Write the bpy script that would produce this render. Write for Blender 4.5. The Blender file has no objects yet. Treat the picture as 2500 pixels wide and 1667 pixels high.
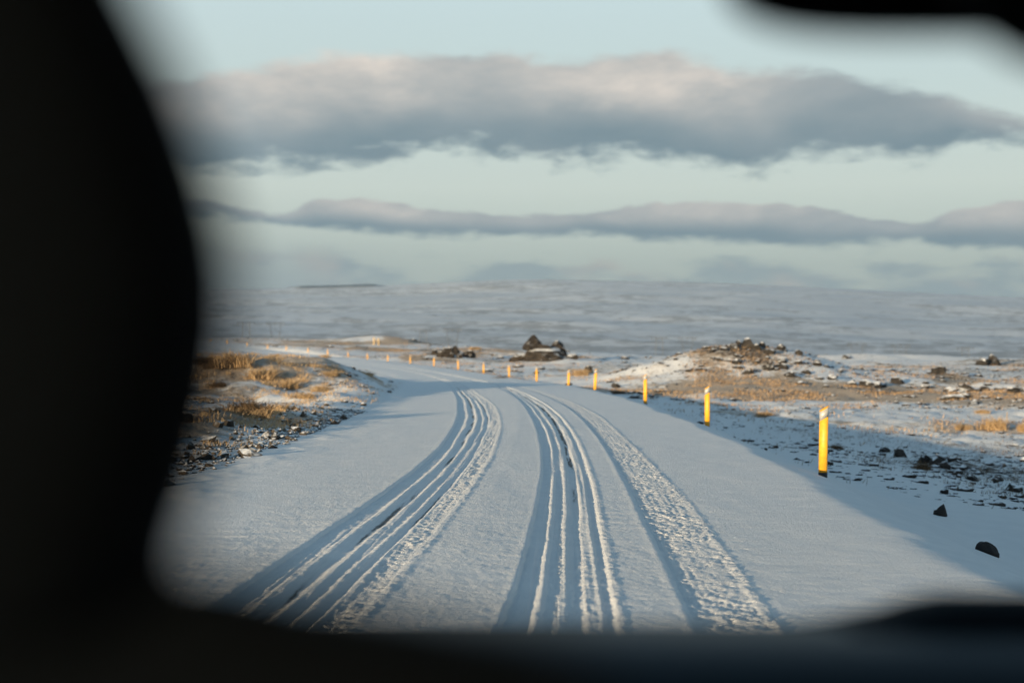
import bpy, bmesh, math, random
import numpy as np
from mathutils import Vector, Matrix

random.seed(7)
S = bpy.context.scene
COL = S.collection
R = math.radians

# ------------------------------------------------------------------ camera
EYE = 1.55
cam_d = bpy.data.cameras.new('camera')
cam_d.lens = 50.0
cam_d.sensor_width = 36.0
cam_d.clip_start = 0.02
cam_d.clip_end = 30000.0
cam_d.dof.use_dof = True
cam_d.dof.focus_distance = 13.5
cam_d.dof.aperture_fstop = 1.75
cam = bpy.data.objects.new('camera', cam_d)
COL.objects.link(cam)
cam.location = (0, 0, EYE)
cam.rotation_euler = (R(90.19), 0, 0)
S.camera = cam

# ------------------------------------------------------------------ light
SUN_ELEV = 4.6          # degrees above the horizon
SUN_BACK = 34.0         # degrees left of straight behind the camera
SUN_STRENGTH = 5.0
SKY_STRENGTH = 0.10
EXPOSURE = 1.0
sun_vec = Vector((-math.sin(R(SUN_BACK)) * math.cos(R(SUN_ELEV)),
                  -math.cos(R(SUN_BACK)) * math.cos(R(SUN_ELEV)),
                  math.sin(R(SUN_ELEV))))          # towards the sun
sd = bpy.data.lights.new('sun', 'SUN')
sd.energy = SUN_STRENGTH
sd.angle = R(0.5)
sd.color = (1.0, 0.76, 0.465)
sun = bpy.data.objects.new('sun', sd)
COL.objects.link(sun)
sun.rotation_euler = sun_vec.to_track_quat('Z', 'Y').to_euler()

S.view_settings.view_transform = 'Standard'
S.view_settings.look = 'None'
S.view_settings.exposure = EXPOSURE
S.view_settings.gamma = 1.0
S.view_settings.use_curve_mapping = False
S.render.engine = 'CYCLES'
S.cycles.use_denoising = True
S.cycles.max_bounces = 6
S.cycles.transparent_max_bounces = 8
S.cycles.volume_bounces = 0


class NT:
    """small helper for node graphs"""
    def __init__(self, tree):
        self.t = tree
        tree.nodes.clear()

    def n(self, kind, **kw):
        nd = self.t.nodes.new(kind)
        for k, v in kw.items():
            setattr(nd, k, v)
        return nd

    def put(self, sock, v):
        if isinstance(v, bpy.types.NodeSocket):
            self.t.links.new(v, sock)
        elif v is not None:
            if sock.type == 'RGBA' and not hasattr(v, '__len__'):
                v = (v, v, v, 1)
            if sock.type == 'RGBA' and len(v) == 3:
                v = (*v, 1)
            sock.default_value = v

    def m(self, op, a, b=None, c=None, clamp=False):
        nd = self.n('ShaderNodeMath', operation=op, use_clamp=clamp)
        self.put(nd.inputs[0], a)
        if b is not None:
            self.put(nd.inputs[1], b)
        if c is not None:
            self.put(nd.inputs[2], c)
        return nd.outputs[0]

    def step(self, x, lo, hi, a=0.0, b=1.0):
        nd = self.n('ShaderNodeMapRange', interpolation_type='SMOOTHSTEP')
        self.put(nd.inputs['Value'], x)
        self.put(nd.inputs['From Min'], lo)
        self.put(nd.inputs['From Max'], hi)
        self.put(nd.inputs['To Min'], a)
        self.put(nd.inputs['To Max'], b)
        return nd.outputs[0]

    def mix(self, f, a, b, blend='MIX'):
        nd = self.n('ShaderNodeMix', data_type='RGBA', blend_type=blend)
        self.put(nd.inputs[0], f)
        self.put(nd.inputs[6], a)
        self.put(nd.inputs[7], b)
        return nd.outputs[2]

    def noise(self, vec, scale, detail=4, rough=0.55, dist=0.0):
        nd = self.n('ShaderNodeTexNoise')
        self.put(nd.inputs['Vector'], vec)
        nd.inputs['Scale'].default_value = scale
        nd.inputs['Detail'].default_value = detail
        nd.inputs['Roughness'].default_value = rough
        nd.inputs['Distortion'].default_value = dist
        return nd.outputs[0]

    def xyz(self, x, y, z):
        nd = self.n('ShaderNodeCombineXYZ')
        for i, v in enumerate((x, y, z)):
            self.put(nd.inputs[i], v)
        return nd.outputs[0]

    def curve(self, x, pts):
        nd = self.n('ShaderNodeFloatCurve')
        c = nd.mapping.curves[0]
        pts = sorted(pts)
        while len(c.points) < len(pts):
            c.points.new(0.5, 0.5)
        for p, (a, b) in zip(c.points, pts):
            p.location = (a, b)
            p.handle_type = 'AUTO_CLAMPED'
        nd.mapping.update()
        self.put(nd.inputs[1], x)
        return nd.outputs[0]

    def ramp(self, x, stops):
        nd = self.n('ShaderNodeValToRGB')
        el = nd.color_ramp.elements
        while len(el) < len(stops):
            el.new(0.5)
        for e, (p, c) in zip(el, stops):
            e.position = p
            e.color = (*c, 1)
        self.put(nd.inputs[0], x)
        return nd.outputs[0]


# ------------------------------------------------------------------ sky
world = bpy.data.worlds.new('World')
S.world = world
world.use_nodes = True
w = NT(world.node_tree)
K = 1.0 / (SKY_STRENGTH * 2 ** EXPOSURE)         # display-linear -> background colour


def kc(r, g, b):
    return (r * K, g * K, b * K)


def grad(stops):
    # brightness is carried by the multiplication, the ramp stays inside 0..1
    c = w.ramp(elev01, stops)
    return w.mix(1.0, c, (K, K, K), 'MULTIPLY')


tc = w.n('ShaderNodeTexCoord').outputs['Generated']
sep = w.n('ShaderNodeSeparateXYZ')
w.put(sep.inputs[0], tc)
dx, dy, dz = sep.outputs
az = w.m('ARCTAN2', dx, dy)
hor = w.m('SQRT', w.m('ADD', w.m('MULTIPLY', dx, dx), w.m('MULTIPLY', dy, dy)))
el = w.m('ARCTAN2', dz, hor)                       # radians
elev01 = w.m('DIVIDE', el, math.pi / 2, clamp=True)
sky = w.n('ShaderNodeTexSky')
sky.sky_type = 'NISHITA'
sky.sun_disc = False
sky.sun_elevation = R(SUN_ELEV)
sky.sun_rotation = math.atan2(sun_vec.x, sun_vec.y)
sky.air_density = 1.0
sky.dust_density = 1.0
sky.ozone_density = 2.0
clear = grad([(0.0, (0.42, 0.475, 0.455)), (0.035, (0.47, 0.535, 0.505)), (0.07, (0.66, 0.725, 0.665)),
              (0.115, (0.63, 0.74, 0.715)), (0.16, (0.64, 0.78, 0.79)), (0.30, (0.22, 0.37, 0.51)),
              (0.55, (0.068, 0.165, 0.265)), (1.0, (0.04, 0.118, 0.205))])
nish = w.mix(1.0, sky.outputs[0], (1.1, 1.1, 1.1), 'MULTIPLY')
base = w.mix(0.12, clear, nish)

AZR = 0.5                                          # azimuth range of the curves


def azn(px):
    return (math.atan((px - 1176) / 3267) + AZR) / (2 * AZR)


def eln(px, py):
    t = (px - 1176) / 3267
    return math.atan((795 - py) / 3267 / math.sqrt(1 + t * t)) / 0.30


a01 = w.m('DIVIDE', w.m('ADD', az, AZR), 2 * AZR, clamp=True)
e30 = w.m('DIVIDE', el, 0.30)
pos = w.xyz(w.m('MULTIPLY', az, 1.0), w.m('MULTIPLY', el, 2.4), 0.0)
n_big = w.noise(pos, 9.0, 3, 0.5)
n_edge = w.noise(pos, 26.0, 8, 0.56, 0.2)
n_fine = w.noise(pos, 70.0, 6, 0.6)
n_mid = w.noise(pos, 52.0, 8, 0.6, 0.5)
n_in = w.noise(w.xyz(az, w.m('MULTIPLY', el, 2.0), 3.3), 13.0, 5, 0.5)


def band(top, bot, soft_t, soft_b, amp_t, amp_b):
    T = w.curve(a01, [(azn(x), eln(x, y)) for x, y in top])
    B = w.curve(a01, [(azn(x), eln(x, y)) for x, y in bot])
    ne = w.m('ADD', w.m('SUBTRACT', n_edge, 0.5), w.m('MULTIPLY', w.m('SUBTRACT', n_mid, 0.5), 0.45))
    Tn = w.m('ADD', T, w.m('MULTIPLY', ne, amp_t))
    Bn = w.m('ADD', B, w.m('MULTIPLY', ne, amp_b))
    up = w.step(w.m('SUBTRACT', Tn, e30), -soft_t * 0.3, soft_t)
    dn = w.step(w.m('SUBTRACT', e30, Bn), -soft_b * 0.3, soft_b)
    mask = w.m('MULTIPLY', up, dn)
    p = w.m('DIVIDE', w.m('SUBTRACT', e30, B), w.m('SUBTRACT', T, B))
    return mask, p


T1 = [(-300, 215), (150, 200), (340, 185), (500, 160), (640, 140), (740, 118), (830, 110), (1000, 122), (1150, 116), (1250, 130),
      (1380, 126), (1500, 108), (1600, 128), (1700, 152), (1820, 148), (1950, 165), (2050, 188), (2150, 205),
      (2240, 235), (2352, 262), (2600, 285), (2900, 270)]
B1 = [(-300, 395), (200, 405), (400, 403), (560, 398), (700, 396), (900, 376), (1000, 352), (1150, 360), (1260, 382), (1400, 370),
      (1550, 376), (1640, 396), (1750, 398), (1850, 368), (2000, 366), (2130, 376), (2200, 346), (2352, 338),
      (2600, 330), (2900, 390)]
T2 = [(-300, 470), (440, 460), (640, 486), (740, 456), (880, 460), (1000, 480), (1150, 486), (1280, 494), (1400, 476),
      (1550, 465), (1700, 462), (1850, 470), (1950, 487), (2080, 508), (2200, 480), (2280, 462), (2352, 458), (2900, 470)]
B2 = [(-300, 510), (440, 502), (640, 522), (800, 536), (1000, 545), (1200, 548), (1350, 540), (1500, 562), (1700, 562),
      (1900, 570), (2050, 560), (2200, 572), (2352, 578), (2900, 560)]
m1, p1 = band(T1, B1, 0.030, 0.046, 0.055, 0.115)
m2, p2 = band(T2, B2, 0.010, 0.020, 0.034, 0.050)
alit = w.m('ADD', a01, w.m('MULTIPLY', w.m('SUBTRACT', n_edge, 0.5), 0.09), clamp=True)
lit1 = w.curve(alit, [(azn(x), y) for x, y in [(-300, .4), (340, .35), (500, .60), (640, .75), (760, .95), (850, .92), (950, .68), (1060, .48), (1250, .46),
                                             (1340, .55), (1430, .76), (1510, .92), (1570, .86), (1650, .60), (1740, .34), (1860, .20), (2000, .14), (2352, .15), (2900, .5)]])
lit2 = w.curve(alit, [(azn(x), y) for x, y in [(-300, .3), (440, .1), (700, .35), (850, .6), (1000, .25), (1300, .2), (1450, .5), (1700, .6),
                                             (1900, .3), (2050, .1), (2250, .5), (2352, .45), (2900, .3)]])


def cloud_col(p, lit, mottling):
    glow = w.m('MULTIPLY', w.step(p, 0.26, 0.74), lit)
    glow = w.m('MULTIPLY', glow, w.step(n_in, 0.28, 0.70, 0.50, 1.2))
    glow = w.m('MULTIPLY', glow, w.step(n_fine, 0.3, 0.7, 0.86, 1.06))
    sh = w.m('ADD', w.step(p, 0.0, 0.95), w.m('ADD', w.m('MULTIPLY', w.m('SUBTRACT', n_big, 0.5), mottling), w.m('MULTIPLY', w.m('SUBTRACT', n_in, 0.5), 1.3)))
    grey = w.mix(w.m('MULTIPLY', sh, 1.0, clamp=True), kc(0.205, 0.285, 0.325), kc(0.335, 0.39, 0.41))
    return w.mix(w.m('MULTIPLY', glow, 1.0, clamp=True), grey, kc(0.79, 0.715, 0.64))


c1 = cloud_col(p1, lit1, 1.2)
c2 = cloud_col(p2, w.m('MULTIPLY', lit2, 0.85), 0.9)
# low thin scud towards the horizon
n_low = w.noise(w.xyz(az, w.m('MULTIPLY', el, 3.2), 8.1), 11.0, 6, 0.55)
low_band = w.m('MULTIPLY', w.step(el, 0.075, 0.055), w.step(el, -0.02, 0.02))
m3 = w.m('MULTIPLY', w.m('MULTIPLY', w.step(n_low, 0.45, 0.60), low_band), 0.72)
c3 = w.mix(w.step(n_in, 0.48, 0.66), kc(0.26, 0.335, 0.37), kc(0.46, 0.425, 0.395))
# the haze bank low at the left
m4 = w.m('MULTIPLY', w.m('MULTIPLY', w.step(az, -0.05, -0.16), w.step(el, 0.080, 0.045)), 0.55)
# loose cloud over the rest of the sky
n_hi = w.noise(w.xyz(w.m('MULTIPLY', dx, 1.0), dy, w.m('MULTIPLY', dz, 2.0)), 2.6, 7, 0.55)
m5 = w.m('MULTIPLY', w.m('MULTIPLY', w.step(n_hi, 0.52, 0.70), w.step(el, 0.30, 0.48)), 0.55)
col = w.mix(m5, base, kc(0.19, 0.25, 0.31))
col = w.mix(m3, col, c3)
col = w.mix(m4, col, kc(0.28, 0.34, 0.37))
col = w.mix(m2, col, c2)
col = w.mix(m1, col, c1)
# below the horizon: the far snow the sky meets
col = w.mix(w.step(el, -0.02, 0.0), kc(0.26, 0.32, 0.37), col)
bg = w.n('ShaderNodeBackground')
w.put(bg.inputs[0], col)
bg.inputs[1].default_value = SKY_STRENGTH
out = w.n('ShaderNodeOutputWorld')
w.put(out.inputs[0], bg.outputs[0])


# ------------------------------------------------------------------ tagging
def tag(o, label=None, cat=None, group=None, kind=None):
    for k, v in (('label', label), ('category', cat), ('group', group), ('kind', kind)):
        if v:
            o[k] = v
    return o


def link(o, parent=None):
    COL.objects.link(o)
    if parent is not None:
        o.parent = parent
    return o


def empty(name, loc, rz=0.0):
    o = bpy.data.objects.new(name, None)
    o.empty_display_size = 0.2
    COL.objects.link(o)
    o.location = loc
    o.rotation_euler = (0, 0, rz)
    return o


def mesh_obj(name, me, mat=None, parent=None):
    if mat is not None and not me.materials:
        me.materials.append(mat)
    return link(bpy.data.objects.new(name, me), parent)


def bm_obj(name, bm, mat, parent=None, smooth=False):
    bmesh.ops.recalc_face_normals(bm, faces=bm.faces)
    me = bpy.data.meshes.new(name)
    bm.to_mesh(me)
    bm.free()
    if smooth:
        me.polygons.foreach_set('use_smooth', [True] * len(me.polygons))
    return mesh_obj(name, me, mat, parent)


def grid_mesh(name, P, smooth=True, attrs=None, wrap=False):
    """P: (rows, cols, 3) -> quad mesh"""
    r, c = P.shape[:2]
    me = bpy.data.meshes.new(name)
    idx = np.arange(r * c).reshape(r, c)
    if wrap:
        idx = np.concatenate([idx, idx[:, :1]], axis=1)
    q = np.stack([idx[:-1, :-1], idx[:-1, 1:], idx[1:, 1:], idx[1:, :-1]], axis=-1).reshape(-1, 4)
    me.vertices.add(r * c)
    me.vertices.foreach_set('co', P.reshape(-1).astype(np.float32))
    me.loops.add(q.size)
    me.loops.foreach_set('vertex_index', q.reshape(-1).astype(np.int32))
    me.polygons.add(len(q))
    me.polygons.foreach_set('loop_start', np.arange(0, q.size, 4, dtype=np.int32))
    me.polygons.foreach_set('use_smooth', np.full(len(q), smooth, dtype=bool))
    me.update(calc_edges=True)
    for k, v in (attrs or {}).items():
        a = me.attributes.new(k, 'FLOAT', 'POINT')
        a.data.foreach_set('value', v.reshape(-1).astype(np.float32))
    return me


#TERRAIN-BEGIN
# ------------------------------------------------------------------ numpy noise and terrain
def _hash(ix, iy, seed):
    h = (ix.astype(np.int64) * 374761393 + iy.astype(np.int64) * 668265263 + seed * 974711) & 0x7fffffff
    h = ((h ^ (h >> 13)) * 1274126177) & 0x7fffffff
    return ((h ^ (h >> 16)) & 0xffff) / 65535.0


def vnoise(x, y, seed=0):
    ix, iy = np.floor(x), np.floor(y)
    fx, fy = x - ix, y - iy
    fx = fx * fx * fx * (fx * (fx * 6 - 15) + 10)
    fy = fy * fy * fy * (fy * (fy * 6 - 15) + 10)
    a, b = _hash(ix, iy, seed), _hash(ix + 1, iy, seed)
    c, d = _hash(ix, iy + 1, seed), _hash(ix + 1, iy + 1, seed)
    return (a + (b - a) * fx) * (1 - fy) + (c + (d - c) * fx) * fy


def fbm(x, y, octv=4, seed=0, gain=0.5):
    """-1..1"""
    s, amp, tot = 0.0, 1.0, 0.0
    ca, sa = math.cos(0.6), math.sin(0.6)
    for o in range(octv):
        s = s + amp * (vnoise(x, y, seed + o * 17) * 2 - 1)
        tot += amp
        x, y = (x * ca - y * sa) * 2.03 + 11.3, (x * sa + y * ca) * 2.03 + 5.7
        amp *= gain
    return s / tot


def sstep(x, lo, hi):
    t = np.clip((x - lo) / (hi - lo), 0, 1)
    return t * t * (3 - 2 * t)


# line of the marker posts along the right edge of the road (x, y), then the road centre 4.25 m left of it
POSTS = [(4.26, 19.5), (4.53, 33.0), (4.36, 46.5), (3.49, 60.0), (2.89, 73.0), (1.50, 86.5), (-0.20, 100.0), (-2.25, 113.0),
         (-4.76, 126.0), (-7.6, 138.5), (-10.8, 151.0), (-14.1, 161.5), (-17.6, 173.0), (-21.2, 184.0), (-25.0, 193.0), (-29.2, 203.5),
         (-33.8, 213.0), (-38.0, 221.0), (-43.2, 231.5), (-48.8, 243.0), (-54.0, 254.0)]
_ctl = [(3.2, -60.0), (3.25, -20.0), (3.45, 0.0), (3.75, 8.0)] + POSTS + [(-62, 272), (-73, 300), (-90, 345)]
_cx = np.array([p[0] for p in _ctl])
_cy = np.array([p[1] for p in _ctl])


def _smooth_line():
    y = np.linspace(-60, 345, 1621)
    x = np.interp(y, _cy, _cx)
    k = np.exp(-0.5 * (np.arange(-90, 91) / 30.0) ** 2)
    k /= k.sum()
    xp = np.concatenate([x[0] - (x[1] - x[0]) * np.arange(90, 0, -1), x, x[-1] + (x[-1] - x[-2]) * np.arange(1, 91)])
    x = np.convolve(xp, k, 'valid')
    dxdy = np.gradient(x, y)
    ln = np.sqrt(1 + dxdy ** 2)
    # left normal of heading (dxdy,1) is (-1, dxdy)
    return x - 4.25 / ln, y + 4.25 * dxdy / ln


RX, RY = _smooth_line()
RS = np.concatenate([[0], np.cumsum(np.hypot(np.diff(RX), np.diff(RY)))])
RS = RS - np.interp(0.0, RY, RS)                       # s = 0 beside the camera
_tx, _ty = np.gradient(RX, RS), np.gradient(RY, RS)
_zy = np.array([-60, 0, 20, 33, 46, 60, 73, 86, 100, 113, 126, 139, 151, 161, 173, 184, 193, 203, 213, 221, 231, 243, 254, 280, 350])
_zz = np.array([0.3, 0, 0, -.06, -.08, -.14, -.33, -.47, -.52, -.49, -.42, -.31, -.22, -.15, -.05, .08, .25, .5, .8, 1.15, 1.6, 2.1, 2.45, 2.9, 3.2])
_yy = np.linspace(-60, 350, 821)
_zzs = np.convolve(np.pad(np.interp(_yy, _zy, _zz), 20, mode='edge'), np.ones(41) / 41, 'valid')


def road_z(y):
    return np.interp(y, _yy, _zzs)


def road_sl(x, y):
    """s along the road and lateral offset l (right positive) of points, by nearest sample"""
    shp = x.shape
    x, y = x.ravel(), y.ravel()
    guess = np.interp(np.clip(y, -60, 340), RY, RS)
    s = guess
    for _ in range(6):
        px, py = np.interp(s, RS, RX), np.interp(s, RS, RY)
        tx, ty = np.interp(s, RS, _tx), np.interp(s, RS, _ty)
        s = np.clip(s + ((x - px) * tx + (y - py) * ty) * 0.9, RS[0], RS[-1])
    px, py = np.interp(s, RS, RX), np.interp(s, RS, RY)
    tx, ty = np.interp(s, RS, _tx), np.interp(s, RS, _ty)
    l = (x - px) * ty - (y - py) * tx
    al = (x - px) * tx + (y - py) * ty
    l = np.where(np.abs(al) > 3.0, np.sign(l) * np.hypot(l, al), l)
    return s.reshape(shp), l.reshape(shp)


SAMPLES = [  # ground heights round the road (x, y, z)
    (-4.6, 20, .0), (-5.6, 24.7, .02), (-7, 22, -.05), (-6.1, 32, .12), (-8, 30, .10), (-4.3, 36, .06), (-5.0, 42, .12), (-4.6, 47, .20), (-8, 45, .25),
    (-7, 54, .70), (-9.5, 58, .84), (-13.5, 60, 1.0), (-14, 48, .6), (-12, 35, .2), (-5.4, 55, .22), (-7.5, 62, .45), (-9.8, 68, .35), (-9.8, 76, .05), (-20, 45, .45), (-20, 66, 1.0),
    (-20, 92, .0), (-14, 97, -.45), (-30, 120, -.2), (-45, 150, 0), (-60, 200, .9), (-80, 260, 1.8), (-100, 350, 2.6), (-6, 10, -.25), (-10, 10, -.4), (-9, 20, -.1), (-14, 22, -.1),
    (-20, 5, -.7), (-8, 2, -.4), (-40, 10, -.9), (-5, 3, -.2), (-25, 30, .0),
    (6, 6, -.6), (6.5, 9, -.85), (9, 13, -1.25), (7, 19, -.8), (10, 20, -1.3), (14, 25, -1.6), (10, 30, -1.3), (16, 35, -1.5), (8, 40, -.95), (16, 50, -1.4), (8, 55, -1.0),
    (20, 60, -1.2), (25, 60, -1.1), (10, 75, -1.15), (20, 80, -1.0), (30, 80, -.9), (5, 90, -1.05), (15, 90, -1.0), (10, 110, -.95), (30, 120, -.7),
    (45, 120, -.5), (60, 150, -.2), (40, 165, -.1), (10, 160, -.25), (0, 160, -.4), (-3, 190, -.1), (20, 195, -.1), (60, 170, 0), (75, 205, -.5),
    (15, 230, .3), (0, 262, .7), (-16, 300, 1.4), (-35, 340, 2.2), (-80, 395, 3.5), (30, 255, -1.0), (0, 330, -1.5), (-20, 390, -1.), (-60, 480, -2), (60, 300, -4),
    (0, 470, -7), (80, 380, -8), (-120, 560, -5), (150, 430, -9), (-250, 520, -4), (0, 640, -10), (200, 600, -11), (-200, 640, -9), (60, 20, -1.5), (-60, 20, -.8), (60, 80, -.8), (-80, 100, 1.0)]
_sp = np.array(SAMPLES)


def _q(x, y):
    r = np.clip(np.hypot(x, y), 4, 660)
    th = np.clip(np.arctan2(x, y), -1.3, 1.3)
    return 3.2 * th, np.log(r) * 1.6


_qa, _qb = _q(_sp[:, 0], _sp[:, 1])
_n = len(_sp)
_D = np.hypot(_qa[:, None] - _qa[None], _qb[:, None] - _qb[None])
_A = np.zeros((_n + 3, _n + 3))
_A[:_n, :_n] = np.sqrt(_D ** 2 + 0.15 ** 2) - 0.02 * np.eye(_n)
_A[:_n, _n], _A[:_n, _n + 1], _A[:_n, _n + 2] = 1, _qa, _qb
_A[_n:, :_n] = _A[:_n, _n:].T
_wt = np.linalg.solve(_A, np.concatenate([_sp[:, 2], [0, 0, 0]]))


def base_z(x, y):
    qa, qb = _q(x.ravel(), y.ravel())
    o = np.empty(qa.size)
    for i in range(0, qa.size, 60000):
        a, b = qa[i:i + 60000], qb[i:i + 60000]
        d = np.sqrt((a[:, None] - _qa) ** 2 + (b[:, None] - _qb) ** 2 + 0.15 ** 2)
        o[i:i + 60000] = d @ _wt[:_n] + _wt[_n] + _wt[_n + 1] * a + _wt[_n + 2] * b
    return o.reshape(x.shape)


MOUNDS = [(-6.4, 53.5, 2.4, 2.2, .26, 2),   # x, y, radius x, radius y, height, sharpness
    (13.9, 91, 6.0, 6.0, 2.0, 1.7), (9.8, 89, 4.6, 4.5, .55, 2), (15.0, 91, 3.0, 2.5, .22, 2), (18.6, 93, 4.5, 5, .95, 2), (24, 96, 5, 4, .35, 2),
    (-25, 270, 9, 6, 1.5, 2), (-22, 262, 5, 4, .8, 2), (4.2, 165, 5, 4, .5, 2), (-8, 172, 5, 4, .7, 2),
    (-5.9, 29.5, 1.2, 1.0, .15, 2), (-8.8, 34, 1.8, 1.4, .16, 2), (-6.6, 42, 1.5, 1.3, .18, 2), (-5.2, 47, 1.0, 1.6, .12, 2), (-9.6, 50, 1.7, 1.5, .2, 2), (30, 62, 6, 4, .3, 2), (24, 46, 4, 3, .3, 2), (33, 108, 8, 5, .4, 2), (48, 140, 8, 6, .5, 2), (45, 165, 14, 5, .5, 2),
    (5.5, 110, 4, 4, .35, 2), (-1.5, 150, 5, 5, .4, 2)]


def hill_top(th):
    px = np.tan(np.clip(th, -1.2, 1.2)) * 3267 + 1176
    py = sum(np.interp(px + o, *HILL_LINE) for o in range(-120, 121, 20)) / 13.0
    return (795 - py) / 3267 * np.cos(np.clip(th, -0.9, 0.9))


HILL_LINE = ([-6000, -500, 440, 680, 900, 1000, 1150, 1300, 1500, 1700, 2000, 2352, 2800, 4000, 9000],
                   [690, 672, 664, 661, 655, 650, 641, 641, 645, 650, 666, 683, 700, 720, 735])


def ground_z(x, y, detail=True):
    r = np.hypot(x, y)
    th = np.arctan2(x, y)
    s, l = road_sl(x, y)
    al = np.abs(l)
    z = base_z(x, y)
    for mx, my, rx, ry, h, p in MOUNDS:
        z = z + h * np.exp(-np.power(((x - mx) / rx) ** 2 + ((y - my) / ry) ** 2, p / 2.0))
    on = r < 660
    off = sstep(al, 4.3, 7.0) * on
    offr = np.where(l > 0, sstep(l, 5.2, 9.0), sstep(-l, 3.9, 5.2)) * on
    near = sstep(r, 420, 150)
    if detail:
        z = z + 0.45 * fbm(x / 14, y / 14, 3, 5) * off * near
        hum = np.maximum(fbm(x / 2.1, y / 2.1, 3, 21), -0.25)
        z = z + np.where(l > 0, 0.19, 0.29) * hum * offr * near + np.where(l > 0, 0.08, 0.05) * fbm(x / .55, y / .55, 2, 31) * offr * sstep(r, 140, 50)
        # rough lava humps on the plain
        lava = sstep(fbm(x / 30, y / 30, 2, 77), 0.0, 0.5) * sstep(r, 40, 80) * off * near
        z = z + 0.4 * lava * np.maximum(fbm(x / 5, y / 5, 4, 91), 0)
    # far plain and hill
    H = hill_top(th) * 5200 + EYE
    t = np.clip((r - 1500) / 3700, 0, 1)
    prof = t ** 1.12
    pl = -11 - 40 * np.sin(np.clip(th, -0.6, 0.6))
    zf = pl + (H - pl) * prof
    zf = np.where(r > 5200, zf - (r - 5200) * 0.045, zf)
    if detail:
        amp = sstep(r, 700, 2500)
        zf = zf + amp * (13 * fbm(x / 700, y / 420, 5, 3, 0.55)) * sstep(r, 5400, 4300) + 0.6 * fbm(x / 60, y / 60, 3, 8) * sstep(r, 650, 800)
    f = sstep(r, 520, 900)
    z = z * (1 - f) + zf * f
    # the road bed
    rz = road_z(np.interp(s, RS, RY))
    crown = rz - 0.012 * al
    edge = 0.18 * fbm(s / 2.6, l * 0 + 1.5, 3, 201) * (s > 6)
    wide = np.where(l > 0, 3.60 + edge, 3.3)
    out = np.where(l > 0, 5.7 + edge, 6.0)
    k = sstep(al, wide, out) ** 0.8
    inroad = (s > RS[0] + 1) & (s < RS[-1] - 1)
    k = np.where(inroad, k, 1.0)
    z = crown * (1 - k) + z * k
    z = z - np.where(inroad, 0.10 * np.where(l > 0, sstep(l, 4.22, 3.85), sstep(-l, 3.88, 3.55)), 0)      # the road surface lies over this strip
    return z
#TERRAIN-END


def gz(x, y):
    return float(ground_z(np.array([float(x)]), np.array([float(y)]))[0])


# ------------------------------------------------------------------ materials
def material(name):
    m = bpy.data.materials.new(name)
    m.use_nodes = True
    g = NT(m.node_tree)
    o = g.n('ShaderNodeOutputMaterial')
    p = g.n('ShaderNodeBsdfPrincipled')
    g.t.links.new(p.outputs[0], o.inputs[0])
    return m, g, p


def plain(name, color, rough=0.5, metal=0.0, spec=0.5, grain=0.0, scale=60.0):
    m, g, p = material(name)
    p.inputs['Roughness'].default_value = rough
    p.inputs['Metallic'].default_value = metal
    p.inputs['Specular IOR Level'].default_value = spec
    if grain:
        v = g.n('ShaderNodeTexCoord').outputs['Object']
        n = g.noise(v, scale, 5, 0.6)
        f = g.step(n, 0.25, 0.75, 1 - grain, 1 + grain)
        c = g.mix(1.0, color, g.xyz(f, f, f), 'MULTIPLY')
        g.put(p.inputs['Base Color'], c)
    else:
        g.put(p.inputs['Base Color'], color)
    return m


SNOW = (0.80, 0.83, 0.87)


def attr(g, name):
    return g.n('ShaderNodeAttribute', attribute_name=name).outputs['Fac']


def snow_relief(g, pos, extra=None):
    """grain of fresh dry snow, in metres"""
    a = g.noise(pos, 30.0, 5, 0.72)
    b = g.noise(pos, 5.0, 3, 0.5)
    h = g.m('ADD', g.m('MULTIPLY', a, 0.026), g.m('MULTIPLY', b, 0.008))
    if extra is not None:
        h = g.m('ADD', h, extra)
    bump = g.n('ShaderNodeBump')
    bump.inputs['Strength'].default_value = 1.0
    bump.inputs['Distance'].default_value = 1.0
    g.put(bump.inputs['Height'], h)
    return bump.outputs[0]


def make_road_material():
    m, g, p = material('road_snow')
    pos = g.n('ShaderNodeNewGeometry').outputs['Position']
    bare = attr(g, 'bare')
    crumb = attr(g, 'crumb')
    n = g.noise(pos, 45.0, 5, 0.75)
    n2 = g.noise(pos, 3.0, 3, 0.5)
    asphalt = g.step(g.m('ADD', bare, g.m('MULTIPLY', g.m('SUBTRACT', n, 0.5), 2.2)), 0.45, 0.85)
    tone = g.mix(g.step(n2, 0.3, 0.7), (0.79, 0.805, 0.82), (0.84, 0.85, 0.86))
    slush = g.mix(g.m('MULTIPLY', g.step(bare, 0.0, 0.5), 0.35), tone, (0.45, 0.48, 0.52))
    col = g.mix(g.m('MULTIPLY', asphalt, 0.93), slush, (0.06, 0.055, 0.05))
    g.put(p.inputs['Base Color'], col)
    p.inputs['Roughness'].default_value = 0.62
    p.inputs['Specular IOR Level'].default_value = 0.35
    c = g.noise(pos, 30.0, 3, 0.6)
    ex = g.m('MULTIPLY', g.m('MULTIPLY', c, crumb), 0.016)
    g.put(p.inputs['Normal'], snow_relief(g, pos, ex))
    return m


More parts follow.
